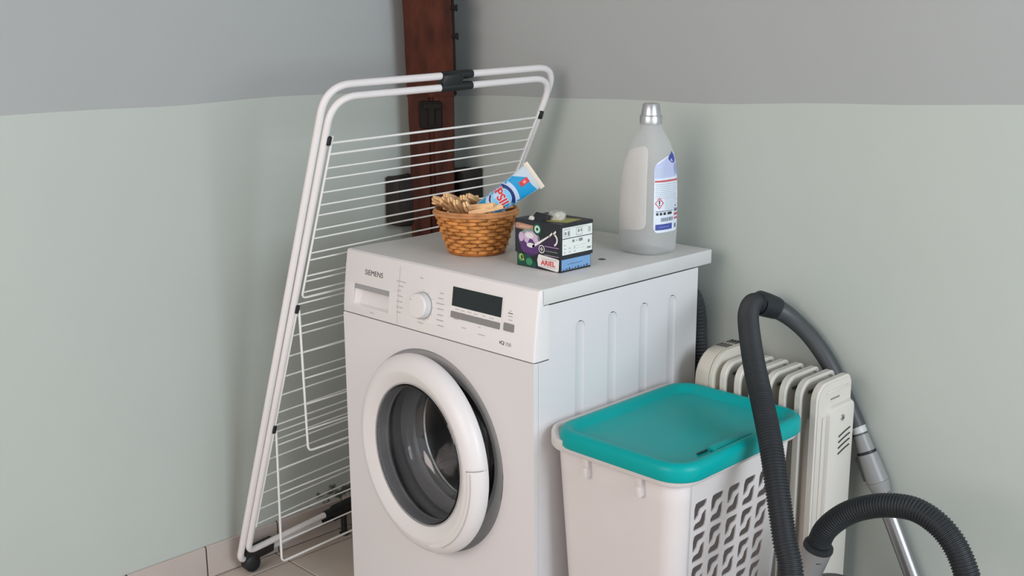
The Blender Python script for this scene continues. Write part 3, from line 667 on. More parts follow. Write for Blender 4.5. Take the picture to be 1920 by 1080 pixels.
# control box at the far end
bx = []
for x, d in ((0.648, 0.012), (0.654, 0.004), (0.660, 0.0), (0.690, 0.0), (0.6905, 0.002), (0.692, 0.002), (0.6925, 0.0), (0.700, 0.0), (0.702, 0.004)):
    bx += [Vector((x, y, z)) for y, z in fin_outline(rz0+0.0+d, rz1+0.016-d, ry0-0.006+d, ry1+0.006-d, 0.058, 0.03)]
bn = len(fin_outline(0, 1, 0, 1)); nb = len(bx)//bn
mesh('control_box', bx, [(k*bn+i, k*bn+(i+1) % bn, (k+1)*bn+(i+1) % bn, (k+1)*bn+i) for k in range(nb-1) for i in range(bn)]+[tuple(range(bn)), tuple(range((nb-1)*bn, nb*bn))], M_radb, rd)
tube('thermostat_dial', [(0.640, 0.478, 0.575), (0.643, 0.478, 0.575), (0.652, 0.478, 0.575)], [0.017, 0.020, 0.021], M_radb, rd, seg=20)
for k in range(4):
    for j in range(2):
        y = ry0+0.060+0.037*j; x = 0.662+0.0075*k
        box('vent_slot', (x, y, rz1+0.0145), (x+0.003, y+0.026, rz1+0.0172), M_radsh, rd)
for x in (0.722, 0.902):
    box('foot_bar', (x-0.012, 0.40, 0.048), (x+0.012, 0.60, 0.060), M_black, rd, bev=0.003)
    box('foot_stem', (x-0.006, 0.49, 0.055), (x+0.006, 0.53, 0.080), M_black, rd)
    for y in (0.42, 0.585):
        tube('castor', [(x-0.010, y, 0.024), (x-0.008, y, 0.024), (x+0.008, y, 0.024), (x+0.010, y, 0.024)], [0.020, 0.024, 0.024, 0.020], M_black, rd, seg=16)
        box('castor_fork', (x-0.004, y-0.006, 0.026), (x+0.004, y+0.006, 0.052), M_black, rd)
adopt(rd)

# ------------------------------------------------------------------ vacuum cleaner (canister, hose, bent handle, wand)
vc = empty('vacuum_cleaner', (1.06, 0.31, 0), 'vacuum cleaner with ribbed charcoal hose draped over the hamper and grey metal wand', 'vacuum cleaner')
def hose(name, pts, r, pitch=0.0056):
    q = resample(spline(pts, 14), pitch/4); pat = [1.0, 1.0, 0.90, 0.90]
    return tube(name, q, [r*pat[i % 4] for i in range(len(q))], M_hose, vc, seg=18)
hose('hose', [(1.046, 0.300, 0.385), (1.060, 0.300, 0.420), (1.092, 0.300, 0.457), (1.130, 0.300, 0.484), (1.180, 0.300, 0.505), (1.232, 0.300, 0.511), (1.282, 0.297, 0.491), (1.320, 0.292, 0.447), (1.345, 0.285, 0.375), (1.360, 0.260, 0.25), (1.365, 0.200, 0.12), (1.345, 0.090, 0.045), (1.270, -0.01, 0.026), (1.180, -0.03, 0.045), (1.130, 0.02, 0.12), (1.114, 0.080, 0.25), (1.100, 0.118, 0.395), (1.069, 0.140, 0.459), (1.034, 0.168, 0.528), (0.992, 0.205, 0.598), (0.940, 0.255, 0.650), (0.874, 0.325, 0.694), (0.812, 0.400, 0.730), (0.772, 0.455, 0.751), (0.750, 0.503, 0.761), (0.747, 0.540, 0.755)], 0.0218)
# collar and bent handle tube, then the wand down to the floor
tube('hose_collar', [(0.746, 0.530, 0.757), (0.746, 0.534, 0.757), (0.752, 0.556, 0.749), (0.762, 0.575, 0.741), (0.768, 0.582, 0.738)], [0.0225, 0.0265, 0.0262, 0.0245, 0.021], M_hose, vc, seg=24)
hp = spline([(0.756, 0.566, 0.745), (0.775, 0.586, 0.731), (0.800, 0.597, 0.712), (0.835, 0.604, 0.682), (0.875, 0.608, 0.636), (0.912, 0.609, 0.578), (0.938, 0.609, 0.533), (0.950, 0.609, 0.512)], 6)
tube('bent_handle', hp, [0.0225-0.0045*min(1, i/14) for i in range(len(hp))], M_handle, vc, seg=18)
wa, wb = Vector((0.946, 0.609, 0.519)), Vector((1.180, 0.600, 0.064)); wd = (wb-wa).normalized()
def wseg(name, a, b, r0, r1, m, pr=None):
    A, B = wa+wd*a, wa+wd*b; return tube(name, [A, A+wd*0.001, B-wd*0.001, B], [r0*0.93, r0, r1, r1*0.93], m, vc, seg=22)
M_wplg = mat('wand_grey_plastic', (0.25, 0.25, 0.247), 0.35, var=0.03)
M_wlt = mat('wand_light_plastic', (0.50, 0.50, 0.485), 0.4, var=0.03)
M_wmet = mat('wand_metal', (0.34, 0.335, 0.335), 0.3, metal=0.8, var=0.05)
wseg('wand_coupler', 0.0, 0.022, 0.0165, 0.0165, M_wlt); wseg('wand_ring', 0.021, 0.026, 0.0155, 0.0155, M_handle)
wseg('wand_sleeve', 0.025, 0.062, 0.0165, 0.0180, M_wplg); wseg('wand_seal', 0.061, 0.066, 0.0205, 0.0205, M_black)
wseg('telescope_collar', 0.066, 0.128, 0.0205, 0.0232, M_wplg); wseg('telescope_taper', 0.127, 0.152, 0.0232, 0.0185, M_wplg)
sdx = wd.cross(Vector((0, 1, 0))).normalized()
if sdx.x > 0: sdx = -sdx
obox('telescope_button', wa+wd*0.094+sdx*0.0165-Vector((0, 0.008, 0)), (wd, sdx, wd.cross(sdx)), (0.026, 0.006, 0.008), M_handle, vc, bev=0.002)
wseg('wand_tube', 0.150, 0.512, 0.0170, 0.0170, M_wmet)
# floor head
box('floor_head', (1.06, 0.545, 0.004), (1.32, 0.628, 0.045), M_handle, vc, bev=0.012)
# canister: rounded body parked upright, hose cuff on top
def canister():
    prof = [(0.004, 0.060), (0.012, 0.078), (0.10, 0.088), (0.20, 0.086), (0.262, 0.076), (0.295, 0.058), (0.310, 0.030), (0.313, 0.0)]
    vs = []; K = 36
    for z, r in prof:
        for k in range(K):
            a = 2*PI*k/K; e = lambda q: math.copysign(abs(q)**0.75, q)
            vs.append(Vector((1.075+r*0.98*e(math.cos(a)), 0.325+r*1.05*e(math.sin(a)), z)))
    return vs, [(i*K+k, i*K+(k+1) % K, (i+1)*K+(k+1) % K, (i+1)*K+k) for i in range(len(prof)-1) for k in range(K)]+[tuple(range(K))]
mesh('canister', *canister(), M_handle, vc)
ca0, ca1 = Vector((1.024, 0.300, 0.296)), Vector((1.046, 0.300, 0.378))
tube('hose_cuff', [ca0, ca0+(ca1-ca0)*0.06, ca0+(ca1-ca0)*0.25, ca1-(ca1-ca0)*0.02, ca1], [0.019, 0.0215, 0.0225, 0.0275, 0.0275], M_wplg, vc, seg=28)
cu_ = (ca1-ca0).normalized(); tube('cuff_rim', [ca1-cu_*0.001, ca1+cu_*0.001, ca1+cu_*0.007, ca1+cu_*0.009], [0.0280, 0.0285, 0.0275, 0.0240], M_hose, vc, seg=28)
obox('cuff_mark', ca0+cu_*0.062+Vector((0.0185, -0.0175, 0)), (Vector((0.7071, 0.7071, 0)), Vector((0.7071, -0.7071, 0)), (0, 0, 1)), (0.004, 0.0012, 0.001), M_black, vc)
for y in (0.262, 0.388): tube('canister_wheel', [(1.055, y, 0.02), (1.058, y, 0.02), (1.092, y, 0.02), (1.095, y, 0.02)], [0.016, 0.0195, 0.0195, 0.016], M_black, vc, seg=16)
adopt(vc)

# ------------------------------------------------------------------ wicker basket on the worktop
bc = Vector((0.240, 0.190, H)); BH, R0, R1 = 0.094, 0.0585, 0.0895
bk = empty('wicker_basket', bc, 'small round honey-brown woven wicker basket on the washing machine', 'basket')
brad = lambda h: R0+(R1-R0)*(h/BH)**0.92
NS = 26
rows = 10
for k in range(rows):
    h = 0.010+(BH-0.020)*k/(rows-1); pts = []; n = 156
    V = []; F = []; rnd = random.Random(k)
    for i in range(n):
        a = 2*PI*i/n; q = math.cos(NS/2*a+PI*k); rad_ = brad(h)+0.0030*q; hh = h+0.0007*math.sin(3*a+k)
        c = bc+Vector((rad_*math.cos(a), rad_*math.sin(a), hh)); o = Vector((math.cos(a), math.sin(a), 0.30)).normalized(); u = Vector((-0.3*math.cos(a), -0.3*math.sin(a), 1)).normalized()
        hw = 0.0043
        for x, y in ((0.0013, -0.7), (0.0020, 0), (0.0013, 0.7), (-0.0010, 0.9), (-0.0010, -0.9)): V.append(c+o*x+u*y*hw)
    for i in range(n):
        for s in range(5): F.append((i*5+s, i*5+(s+1) % 5, ((i+1) % n)*5+(s+1) % 5, ((i+1) % n)*5+s))
    mesh('woven_strand', V, F, M_wick, bk)
for s in range(NS):
    a = 2*PI*(s+0.0)/NS; 
    tube('stake', [bc+Vector((brad(h)*math.cos(a), brad(h)*math.sin(a), h)) for h in (0.003, 0.03, 0.06, BH)], 0.0019, M_wick2, bk, seg=6)
def ringat(name, r, h, rad_, m, par, wrap=0.0, n=96): return tube(name, [bc+Vector((r*(1+0*k)*math.cos(2*PI*k/n), r*math.sin(2*PI*k/n), h+wrap*math.sin(2*PI*k/n*30))) for k in range(n)], rad_, m, par, seg=8, closed=True)
ringat('base_ring', R0+0.001, 0.0040, 0.0038, M_wick2, bk)
ringat('rim_band', R1+0.0022, BH-0.004, 0.0036, M_wickr, bk); ringat('rim_band', R1-0.0032, BH-0.003, 0.0034, M_wickr, bk); ringat('rim_top', R1-0.0005, BH+0.0015, 0.0034, M_wickr, bk)
mesh('basket_floor', *lathe_vf([(R0, 0.004), (R0*0.5, 0.005), (0.0, 0.005)], lambda r, a, h: bc+Vector((r*math.cos(a), r*math.sin(a), h)), 36), M_wick2, bk)
adopt(bk)
# clothespins
def peg_mesh():
    # one wooden prong along +x, 72 mm
    L = 0.072; pr_ = [(-L/2, 0.0006, 0.0040), (-L/2+0.012, 0.0006, 0.0056), (-0.004, 0.0004, 0.0062), (0.004, 0.0004, 0.0058), (0.016, 0.0, 0.0060), (L/2-0.010, 0.0016, 0.0058), (L/2, 0.0042, 0.0054)]
    vs = []
    for x, z0, z1 in pr_: vs += [(x, -0.0046, z0), (x, 0.0046, z0), (x, 0.0046, z1), (x, -0.0046, z1)]
    fs = [(4*k+i, 4*k+(i+1) % 4, 4*k+4+(i+1) % 4, 4*k+4+i) for k in range(len(pr_)-1) for i in range(4)]+[(0, 1, 2, 3), tuple(range(4*len(pr_)-4, 4*len(pr_)))]
    vs = [(x*1.04, y*1.2, z*1.2) for x, y, z in vs]
    me = bpy.data.meshes.new('prong'); me.from_pydata(vs, [], fs)
    bm = bmesh.new(); bm.from_mesh(me); bmesh.ops.recalc_face_normals(bm, faces=bm.faces); bmesh.ops.bevel(bm, geom=bm.edges[:], offset=0.0005, segments=1, affect='EDGES'); bm.to_mesh(me); bm.free(); me.materials.append(M_peg)
    vs2, fs2 = tube_vf([Vector((0.0022*math.cos(t*0.9), -0.0052+0.0104*t/27.0, 0.0022*math.sin(t*0.9))) for t in range(28)], 0.0006, 5)
    ms = bpy.data.meshes.new('spring'); ms.from_pydata([tuple(v) for v in vs2], [], fs2); ms.materials.append(M_steelw)
    return me, ms
pm, ps = peg_mesh()
def pin(loc, rot, lab='pale wooden spring clothespin tilted among others in the wicker basket'):
    e = empty('clothespin', loc, lab, 'clothespin', 'clothespins in the wicker basket')
    e.rotation_euler = rot
    for sgn in (1, -1):
        o = bpy.data.objects.new('prong', pm); link(o, e)
        if sgn < 0: o.rotation_euler = (PI, 0, 0)
    link(bpy.data.objects.new('spring', ps), e)
R = math.radians
pins = [(-0.066, -0.034, 0.100, 0, 14, 100), (-0.048, -0.040, 0.102, 20, 24, 70), (-0.036, -0.050, 0.100, 60, 26, 115), (-0.020, -0.052, 0.101, 30, 32, 95),
        (-0.008, -0.055, 0.102, 70, 33, 118), (0.013, -0.060, 0.101, 75, 30, 122), (0.035, -0.056, 0.102, 70, 25, 128), (0.046, -0.036, 0.106, 85, -8, 22), (0.062, -0.030, 0.100, 85, -12, 50),
        (-0.014, -0.012, 0.108, 80, 22, 118), (-0.006, 0.008, 0.106, 75, 28, 100), (-0.048, 0.004, 0.102, 30, -8, 60), (-0.030, 0.022, 0.101, 80, 10, 12), (0.0, 0.035, 0.100, 50, 6, 150), (0.036, 0.036, 0.099, 20, 0, 80), (-0.02, -0.03, 0.094, 10, 5, 30), (-0.056, -0.014, 0.109, 70, 20, 105), (0.058, 0.012, 0.101, 20, -4, 95), (0.02, -0.035, 0.094, 15, -4, 160)]
for i, (x, y, z, a, b, c) in enumerate(pins):
    lab = {0: 'wooden clothespin resting on the basket rim farthest from the capsule box', 7: 'wooden clothespin lying almost level across the basket in front of the squeeze tube', 8: 'wooden clothespin sloping over the basket rim towards the capsule box'}.get(i, 'pale wooden spring clothespin tilted among others in the wicker basket')
    pin(bc+Vector((x, y, z+0.003)), (R(a), R(b), R(c)), lab)

# ------------------------------------------------------------------ squeeze tube sticking out of the basket
# axis rises to the right of the camera; the printed face looks at the camera
tA = Vector((0.238, 0.172, 0.918)); tB = Vector((0.392, 0.210, 1.026))     # cap end, crimped end
tv = (tB-tA).normalized(); camd = (Vector((2.03, -1.48, 1.336))-tB).normalized()
tn = (camd - tv*camd.dot(tv)).normalized(); tu = tv.cross(tn).normalized()      # u to the right when the crimp is up
TLn = (tB-tA).length; TW = 0.0275
stb = empty('detergent_tube', tA, 'blue and white squeeze tube of hand-wash gel sticking out of the wicker basket', 'tube')
def tsec(v): # v 0..1 along the tube -> half width, half thickness
    return (0.0205+(TW+0.0015-0.0205)*v, max(0.0011, 0.0200*(1-v**2.2)))
def tmap(u, v, l=0.0):
    a, b = tsec(max(0, min(1, v))); s = max(-1, min(1, u)); th = math.asin(s)*1.0
    return tA+tv*(v*TLn)+tu*(a*s)+tn*(b*math.cos(th)+l)
vs, fs = [], []; K = 28
for k in range(13):
    v = k/12; a, b = tsec(v)
    for i in range(K):
        t = 2*PI*i/K; vs.append(tA+tv*(v*TLn)+tu*a*math.sin(t)+tn*b*math.cos(t))
for k in range(12): fs += [(k*K+i, k*K+(i+1) % K, (k+1)*K+(i+1) % K, (k+1)*K+i) for i in range(K)]
fs += [tuple(range(K))]
M_tubew = mat('pale_tube_plastic', lin((190, 206, 220)), 0.35, var=0.02)
mesh('tube_body', vs, fs, M_tubew, stb)
obox('crimp', tB+tv*0.004, (tu, tn, tv), (TW+0.0045, 0.0012, 0.0058), mat('cream_plastic', lin((226, 220, 206)), 0.4), stb, bev=0.0008)
tube('cap', [tA-tv*0.022, tA-tv*0.020, tA-tv*0.002, tA], [0.016, 0.018, 0.019, 0.0165], M_wplast, stb, seg=24)
blue = flat('blue', (14, 150, 205)); dblue = flat('navy', (18, 48, 112)); lblue = flat('light_blue', (120, 196, 236)); red = flat('red', (205, 60, 70)); white = flat('white', (235, 236, 238)); pale = flat('pale_blue', (186, 208, 232))
sc_ = lambda sh: sh
def grid2d(f, u0, u1, n, v0f, v1f, mv=6):
    vs = [(u0+(u1-u0)*i/n, lerp(v0f(u0+(u1-u0)*i/n), v1f(u0+(u1-u0)*i/n), j/mv)) for j in range(mv+1) for i in range(n+1)]
    return vs, [(j*(n+1)+i, j*(n+1)+i+1, (j+1)*(n+1)+i+1, (j+1)*(n+1)+i) for j in range(mv) for i in range(n)]
ub = 0.97
decal('blue_band', [grid2d(None, -ub, ub, 16, lambda u: 0.22, lambda u: 0.955-0.18*max(0, -u-0.05)**1.2)], tmap, blue, stb, 0.0003)
# the pale oval badge with navy arc
asp = TW/TLn
def badge(cx, cv, r0, r1, a0=0, a1=2*PI, n=40): return ring2d(cx, cv, r0, r1, a0, a1, n, asp*1.0)
def disc(cx, cv, r, n=40):
    V = [(cx, cv)]; F = []
    for j in range(1, 6):
        for k in range(n): V.append((max(-0.99, min(0.99, cx+r*j/5*math.cos(2*PI*k/n))), cv+asp*r*j/5*math.sin(2*PI*k/n)))
    F += [(0, 1+k, 1+(k+1) % n) for k in range(n)]
    for j in range(1, 5): F += [(1+(j-1)*n+k, 1+(j-1)*n+(k+1) % n, 1+j*n+(k+1) % n, 1+j*n+k) for k in range(n)]
    return V, F
decal('pale_badge', [disc(0.0, 0.56, 1.45)], tmap, pale, stb, 0.0005)
decal('navy_arc', [badge(0.0, 0.57, 0.80, 1.06, R(8), R(172), 40), badge(0.0, 0.56, 0.95, 1.12, R(222), R(318))], tmap, dblue, stb, 0.0007)
decal('light_arc', [badge(0.0, 0.57, 0.36, 0.76, R(12), R(168)), badge(0.0, 0.575, 0.36, 0.92, R(206), R(334))], tmap, lblue, stb, 0.0007)
def ttext(body, h, wd, cv, cu=0.0, rot=0.0, bold=0.0):
    v, f = text2d(body, h, bold, wd); return [(x/TW+cu, y/TLn+cv) for x, y in [(a*math.cos(rot)-b*math.sin(rot), a*math.sin(rot)+b*math.cos(rot)) for a, b in v]], f
decal('brand_backing', [ttext('EPSIL', 0.0235, 0.0625, 0.570, -0.20, R(-6), 0.055)], tmap, white, stb, 0.0010)
decal('brand_lettering', [ttext('EPSIL', 0.0215, 0.0600, 0.570, -0.20, R(-6), 0.028)], tmap, red, stb, 0.0013)
decal('variant_lettering', [ttext('Bleu', 0.0075, 0.018, 0.395, -0.10, R(-4), 0.01)], tmap, white, stb, 0.0010)
decal('gel_lettering', [ttext('Gel', 0.0085, 0.016, 0.285, 0.20, 0, 0.01)], tmap, white, stb, 0.0010)
decal('red_square', [rect2d(-0.22, 0.83, 0.18, 0.945, 3, 3)], tmap, red, stb, 0.0007)
decal('red_square_mark', [rect2d(-0.12, 0.875, 0.09, 0.91, 2, 2)], tmap, flat('salmon', (235, 150, 140)), stb, 0.0009)
adopt(stb)

# ------------------------------------------------------------------ box of washing capsules
x0, x1, y0, y1, bh = 0.400, 0.528, 0.149, 0.247, 0.099
bxo = empty('capsule_box', ((x0+x1)/2, (y0+y1)/2, H), 'black and purple printed cardboard box of washing capsules beside the basket', 'box')
M_card = mat('black_card', (0.016, 0.019, 0.024), 0.45, var=0.15, scale=30)
i_ = 0.0028
box('tray', (x0+i_, y0+i_, H), (x1-i_, y1-i_, H+0.050), M_card, bxo, bev=0.0008, seg=1)
box('lid_shell', (x0, y0, H+0.0285), (x1, y1, H+bh), M_card, bxo, bev=0.0008, seg=1)
BF = lambda u, v, l=0: Vector((x0+u*(x1-x0), (y0+i_ if v < 0.29 else y0)-l-0.0002, H+v*bh))     # front face, u right, v up
BS = lambda u, v, l=0: Vector(((x1-i_ if v < 0.29 else x1)+l+0.0002, y0+u*(y1-y0), H+v*bh))       # right face
BT = lambda u, v, l=0: Vector((x0+u*(x1-x0), y0+v*(y1-y0), H+bh+l+0.0002))
A_ = (x1-x0)/bh
def pol(p): return poly2d(p)
purple = flat('purple', (88, 52, 112)); lil = flat('lilac', (200, 176, 205)); dgreen = flat('dark_green', (18, 74, 60)); grn = flat('green', (60, 140, 95)); offw = flat('off_white', (226, 224, 222)); brown = flat('bronze', (176, 132, 108)); dpur = flat('deep_purple', (52, 34, 66)); ygr = flat('yellow_green', (176, 186, 92)); grey_ = flat('mid_grey', (130, 134, 132)); ink = flat('ink', (40, 42, 46))
decal('green_corner', [pol([(0.03, 0.02), (0.46, 0.02), (0.46, 0.10), (0.36, 0.2), (0.30, 0.27), (0.03, 0.27)])], BF, dgreen, bxo, 0.0001)
decal('green_glow', [pol(ell(0.115, 0.185, 0.06, 0.085)), pol(ell(0.30, 0.12, 0.07, 0.075))], BF, grn, bxo, 0.0002)
decal('flower', [pol(ell(0.125, 0.20, 0.045, 0.06)), pol(ell(0.16, 0.15, 0.03, 0.03))], BF, ygr, bxo, 0.0003)
decal('flower_core', [pol(ell(0.135, 0.20, 0.022, 0.030))], BF, ink, bxo, 0.0004)
decal('bronze_banner', [pol([(0.02, 0.80), (0.02, 0.90), (0.07, 0.92), (0.42, 0.895), (0.42, 0.80), (0.26, 0.785)])], BF, brown, bxo, 0.0001)
decal('banner_lettering', [rect2d(0.10, 0.855, 0.37, 0.868), rect2d(0.10, 0.828, 0.33, 0.840)], BF, flat('banner_pale', (214, 186, 164)), bxo, 0.0002)
decal('green_seal', [pol(ell(0.50, 0.835, 0.092, 0.125))], BF, dgreen, bxo, 0.0002)
decal('seal_ring', [ring2d(0.50, 0.835, 0.026, 0.062, n=24, ky=A_)], BF, flat('mint', (190, 220, 204)), bxo, 0.0003)
decal('glow', [pol(ell(0.33, 0.58, 0.23, 0.24))], BF, flat('pale_glow', (126, 150, 140)), bxo, 0.00015)
decal('capsule_print', [pol(ell(0.345, 0.50, 0.225, 0.245, 36))], BF, purple, bxo, 0.0003)
decal('capsule_white', [pol([(0.20, 0.68), (0.26, 0.76), (0.40, 0.77), (0.50, 0.70), (0.53, 0.58), (0.47, 0.50), (0.40, 0.60), (0.34, 0.62), (0.28, 0.50), (0.22, 0.55)]), pol(ell(0.15, 0.63, 0.06, 0.10))], BF, lil, bxo, 0.0004)
decal('capsule_shine', [pol(ell(0.36, 0.48, 0.09, 0.05)), pol(ell(0.33, 0.68, 0.09, 0.06))], BF, offw, bxo, 0.0005)
decal('purple_fan', [pol([(0.42, 0.42), (0.55, 0.52), (0.80, 0.72), (0.93, 0.62), (0.95, 0.46)])], BF, dpur, bxo, 0.0002)
decal('white_streak', [pol([(0.40, 0.43), (0.55, 0.54), (0.78, 0.73), (0.76, 0.75), (0.50, 0.56), (0.39, 0.48)]), pol([(0.74, 0.72), (0.82, 0.82), (0.83, 0.78), (0.77, 0.71)]), pol([(0.84, 0.80), (0.90, 0.87), (0.91, 0.83), (0.87, 0.76)])], BF, offw, bxo, 0.0005)
decal('white_swirl', [ring2d(0.84, 0.67, 0.075, 0.105, R(-70), R(75), 18, A_)], BF, offw, bxo, 0.0005)
decal('plus_badge_ring', [ring2d(0.60, 0.44, 0.052, 0.066, n=28, ky=A_)], BF, offw, bxo, 0.0006)
decal('plus_badge', [pol(ell(0.60, 0.44, 0.052, 0.052*A_))], BF, ink, bxo, 0.0005)
decal('plus_sign', [rect2d(0.570, 0.428, 0.630, 0.452), rect2d(0.590, 0.400, 0.610, 0.480)], BF, offw, bxo, 0.0007)
decal('banner_lines', [rect2d(0.66, 0.505, 0.965, 0.515), rect2d(0.66, 0.325, 0.965, 0.335)], BF, lil, bxo, 0.0003)
decal('banner_marks', [rect2d(0.68+0.024*k, 0.405, 0.697+0.024*k, 0.425+0.008*(k % 2)) for k in range(11)], BF, grey_, bxo, 0.0003)
# white brand tab hangs across lid and tray
lv = lambda u, v, l=0: Vector((x0+u*(x1-x0), y0-l-0.0002, H+v*bh))
decal('brand_tab', [pol([(0.52, 0.07), (0.935, 0.02), (0.965, 0.05), (0.975, 0.27), (0.93, 0.285), (0.53, 0.325), (0.50, 0.20)])], lv, offw, bxo, 0.0002)
decal('brand_lettering', [at(([(x, y+0.0*x) for x, y in text2d('ARIEL', 0.105, 0.03, 0.31)[0]], text2d('ARIEL', 0.105, 0.03, 0.31)[1]), 0.735, 0.165, 0.0)], lv, flat('brand_red', (206, 66, 60)), bxo, 0.0005)
decal('brand_rules', [rect2d(0.57, 0.080, 0.90, 0.088), rect2d(0.60, 0.245, 0.93, 0.252)], lv, grey_, bxo, 0.0004)
# right face: white information panel, blue lower panel
decal('info_panel', [rect2d(0.05, 0.365, 0.97, 0.925)], BS, flat('panel_white', (222, 226, 220)), bxo, 0.0001)
decal('info_rule', [rect2d(0.05, 0.690, 0.97, 0.706)], BS, ink, bxo, 0.0002)
def frame_(u0, v0, u1, v1, t): return join_vf([rect2d(u0, v0, u1, v0+t), rect2d(u0, v1-t, u1, v1), rect2d(u0, v0, u0+t, v1), rect2d(u1-t, v0, u1, v1)])
decal('info_boxes', [frame_(0.09, 0.735, 0.28, 0.885, 0.008), frame_(0.47, 0.735, 0.66, 0.885, 0.008), rect2d(0.35, 0.60, 0.42, 0.655), rect2d(0.47, 0.615, 0.50, 0.64), rect2d(0.55, 0.60, 0.67, 0.66), rect2d(0.12, 0.775, 0.17, 0.835), rect2d(0.21, 0.755, 0.26, 0.845), rect2d(0.52, 0.79, 0.57, 0.85), rect2d(0.60, 0.80, 0.64, 0.85), rect2d(0.83, 0.54, 0.89, 0.60), rect2d(0.81, 0.415, 0.93, 0.455)], BS, grey_, bxo, 0.0003)
decal('info_marks', [rect2d(0.09+0.034*k, 0.895, 0.115+0.034*k, 0.905) for k in range(22)]+[rect2d(0.10+0.15*(k % 3), 0.40+0.075*(k//3), 0.15+0.15*(k % 3), 0.43+0.075*(k//3)) for k in range(7)]+[rect2d(0.36, 0.52, 0.78, 0.527), rect2d(0.36, 0.46, 0.72, 0.467), rect2d(0.84, 0.76, 0.92, 0.87)], BS, flat('pale_ink', (176, 184, 178)), bxo, 0.0002)
decal('blue_panel', [rect2d(0.06, 0.04, 0.95, 0.265)], BS, flat('soft_blue', (118, 158, 200)), bxo, 0.0001)
decal('blue_panel_marks', [rect2d(0.25+0.05*k, 0.145+0.006*(k % 3), 0.285+0.05*k, 0.158+0.006*(k % 3)) for k in range(9)]+[rect2d(0.10+0.09*k, 0.045, 0.15+0.09*k, 0.062+0.012*(k % 3)) for k in range(9)], BS, flat('slate', (52, 76, 104)), bxo, 0.0002)
decal('yellow_panel', [pol([(0.60, 0.10), (0.96, 0.26), (0.90, 0.80), (0.52, 0.66)])], BT, flat('olive_yellow', (168, 164, 84)), bxo, 0.0002)
# torn opening in the lid: bent black flap and crumpled clear film
fl_ = mesh('torn_flap', [Vector((x0+.038, y0+.004, H+bh)), Vector((x0+.072, y0+.006, H+bh)), Vector((x0+.074, y0+.020, H+bh+.012)), Vector((x0+.044, y0+.018, H+bh+.015)), Vector((x0+.060, y0+.034, H+bh+.010)), Vector((x0+.046, y0+.036, H+bh+.004)), Vector((x0+.078, y0+.040, H+bh+.002))], [(0, 1, 2, 3), (3, 2, 4), (3, 4, 5), (2, 6, 4)], M_card, bxo, smooth=False)
fl_.modifiers.new('card', 'SOLIDIFY').thickness = 0.0012
def crumple(name, c, r, m, parent, seed, sq=0.5):
    bm = bmesh.new(); bmesh.ops.create_icosphere(bm, subdivisions=2, radius=1); rnd = random.Random(seed)
    for v in bm.verts: k = rnd.uniform(0.72, 1.12); v.co = Vector((c[0]+v.co.x*r[0]*k, c[1]+v.co.y*r[1]*k, max(H+bh+0.0004, c[2]+v.co.z*r[2]*k)))
    return bm_obj(name, bm, m, parent, smooth=False)
M_film = mat('clear_film', (0.72, 0.72, 0.66), 0.2, var=0.1, trans=0.35, scale=90)
crumple('film', (x0+0.078, y0+0.046, H+bh+0.006), (0.021, 0.016, 0.012), M_film, bxo, 1)
crumple('film', (x0+0.060, y0+0.058, H+bh+0.005), (0.020, 0.014, 0.009), M_film, bxo, 2)
crumple('film', (x0+0.043, y0+0.006, H+bh+0.002), (0.008, 0.006, 0.007), M_film, bxo, 5)
crumple('film', (x0+0.034, y0+0.028, H+bh+0.003), (0.010, 0.010, 0.006), M_film, bxo, 7)
adopt(bxo)

# ------------------------------------------------------------------ detergent bottle
bo = Vector((0.507, 0.456, H)); BHt = 0.345
bt = empty('detergent_bottle', bo, 'large frosted clear detergent bottle with silver cap near the worktop edge', 'bottle')
# rows: height, half x-, half x+, half y
br = [(0.000, 0.050, 0.046, 0.046), (0.003, 0.055, 0.0505, 0.050), (0.010, 0.0585, 0.0535, 0.053), (0.04, 0.0600, 0.0545, 0.054), (0.09, 0.0600, 0.0545, 0.054), (0.14, 0.0580, 0.0540, 0.0535), (0.18, 0.0545, 0.0525, 0.0520), (0.21, 0.0500, 0.0500, 0.0490), (0.235, 0.0440, 0.0455, 0.0440), (0.258, 0.0360, 0.0380, 0.0365), (0.275, 0.0285, 0.0300, 0.0285), (0.288, 0.0230, 0.0240, 0.0235), (0.298, 0.0205, 0.0205, 0.0205), (0.306, 0.0200, 0.0200, 0.0200)]
br = [(h*0.93, a*1.02, b*1.02, c*1.02) for h, a, b, c in br]
def bpt(a, row, e=0.72):
    h, xm, xp, yy = row; c, s = math.cos(a), math.sin(a); ee = e if h < 0.25 else min(1.0, e+(h-0.25)*6); f = lambda q: math.copysign(abs(q)**ee, q)
    return bo+Vector(((xp if c > 0 else xm)*f(c), yy*f(s), h))
def brow(h):
    for p, q in zip(br, br[1:]):
        if p[0] <= h <= q[0]: k = (h-p[0])/(q[0]-p[0]); return tuple(lerp(a, b, k) for a, b in zip(p, q))
    return br[-1]
K = 56; vs = [bpt(2*PI*k/K, r) for r in br for k in range(K)]
fs = [(i*K+k, i*K+(k+1) % K, (i+1)*K+(k+1) % K, (i+1)*K+k) for i in range(len(br)-1) for k in range(K)]+[tuple(range(K))]
ob = mesh('bottle_body', vs, fs, M_bottle, bt); sd = ob.modifiers.new('wall', 'SOLIDIFY'); sd.thickness = 0.0012; sd.offset = -1
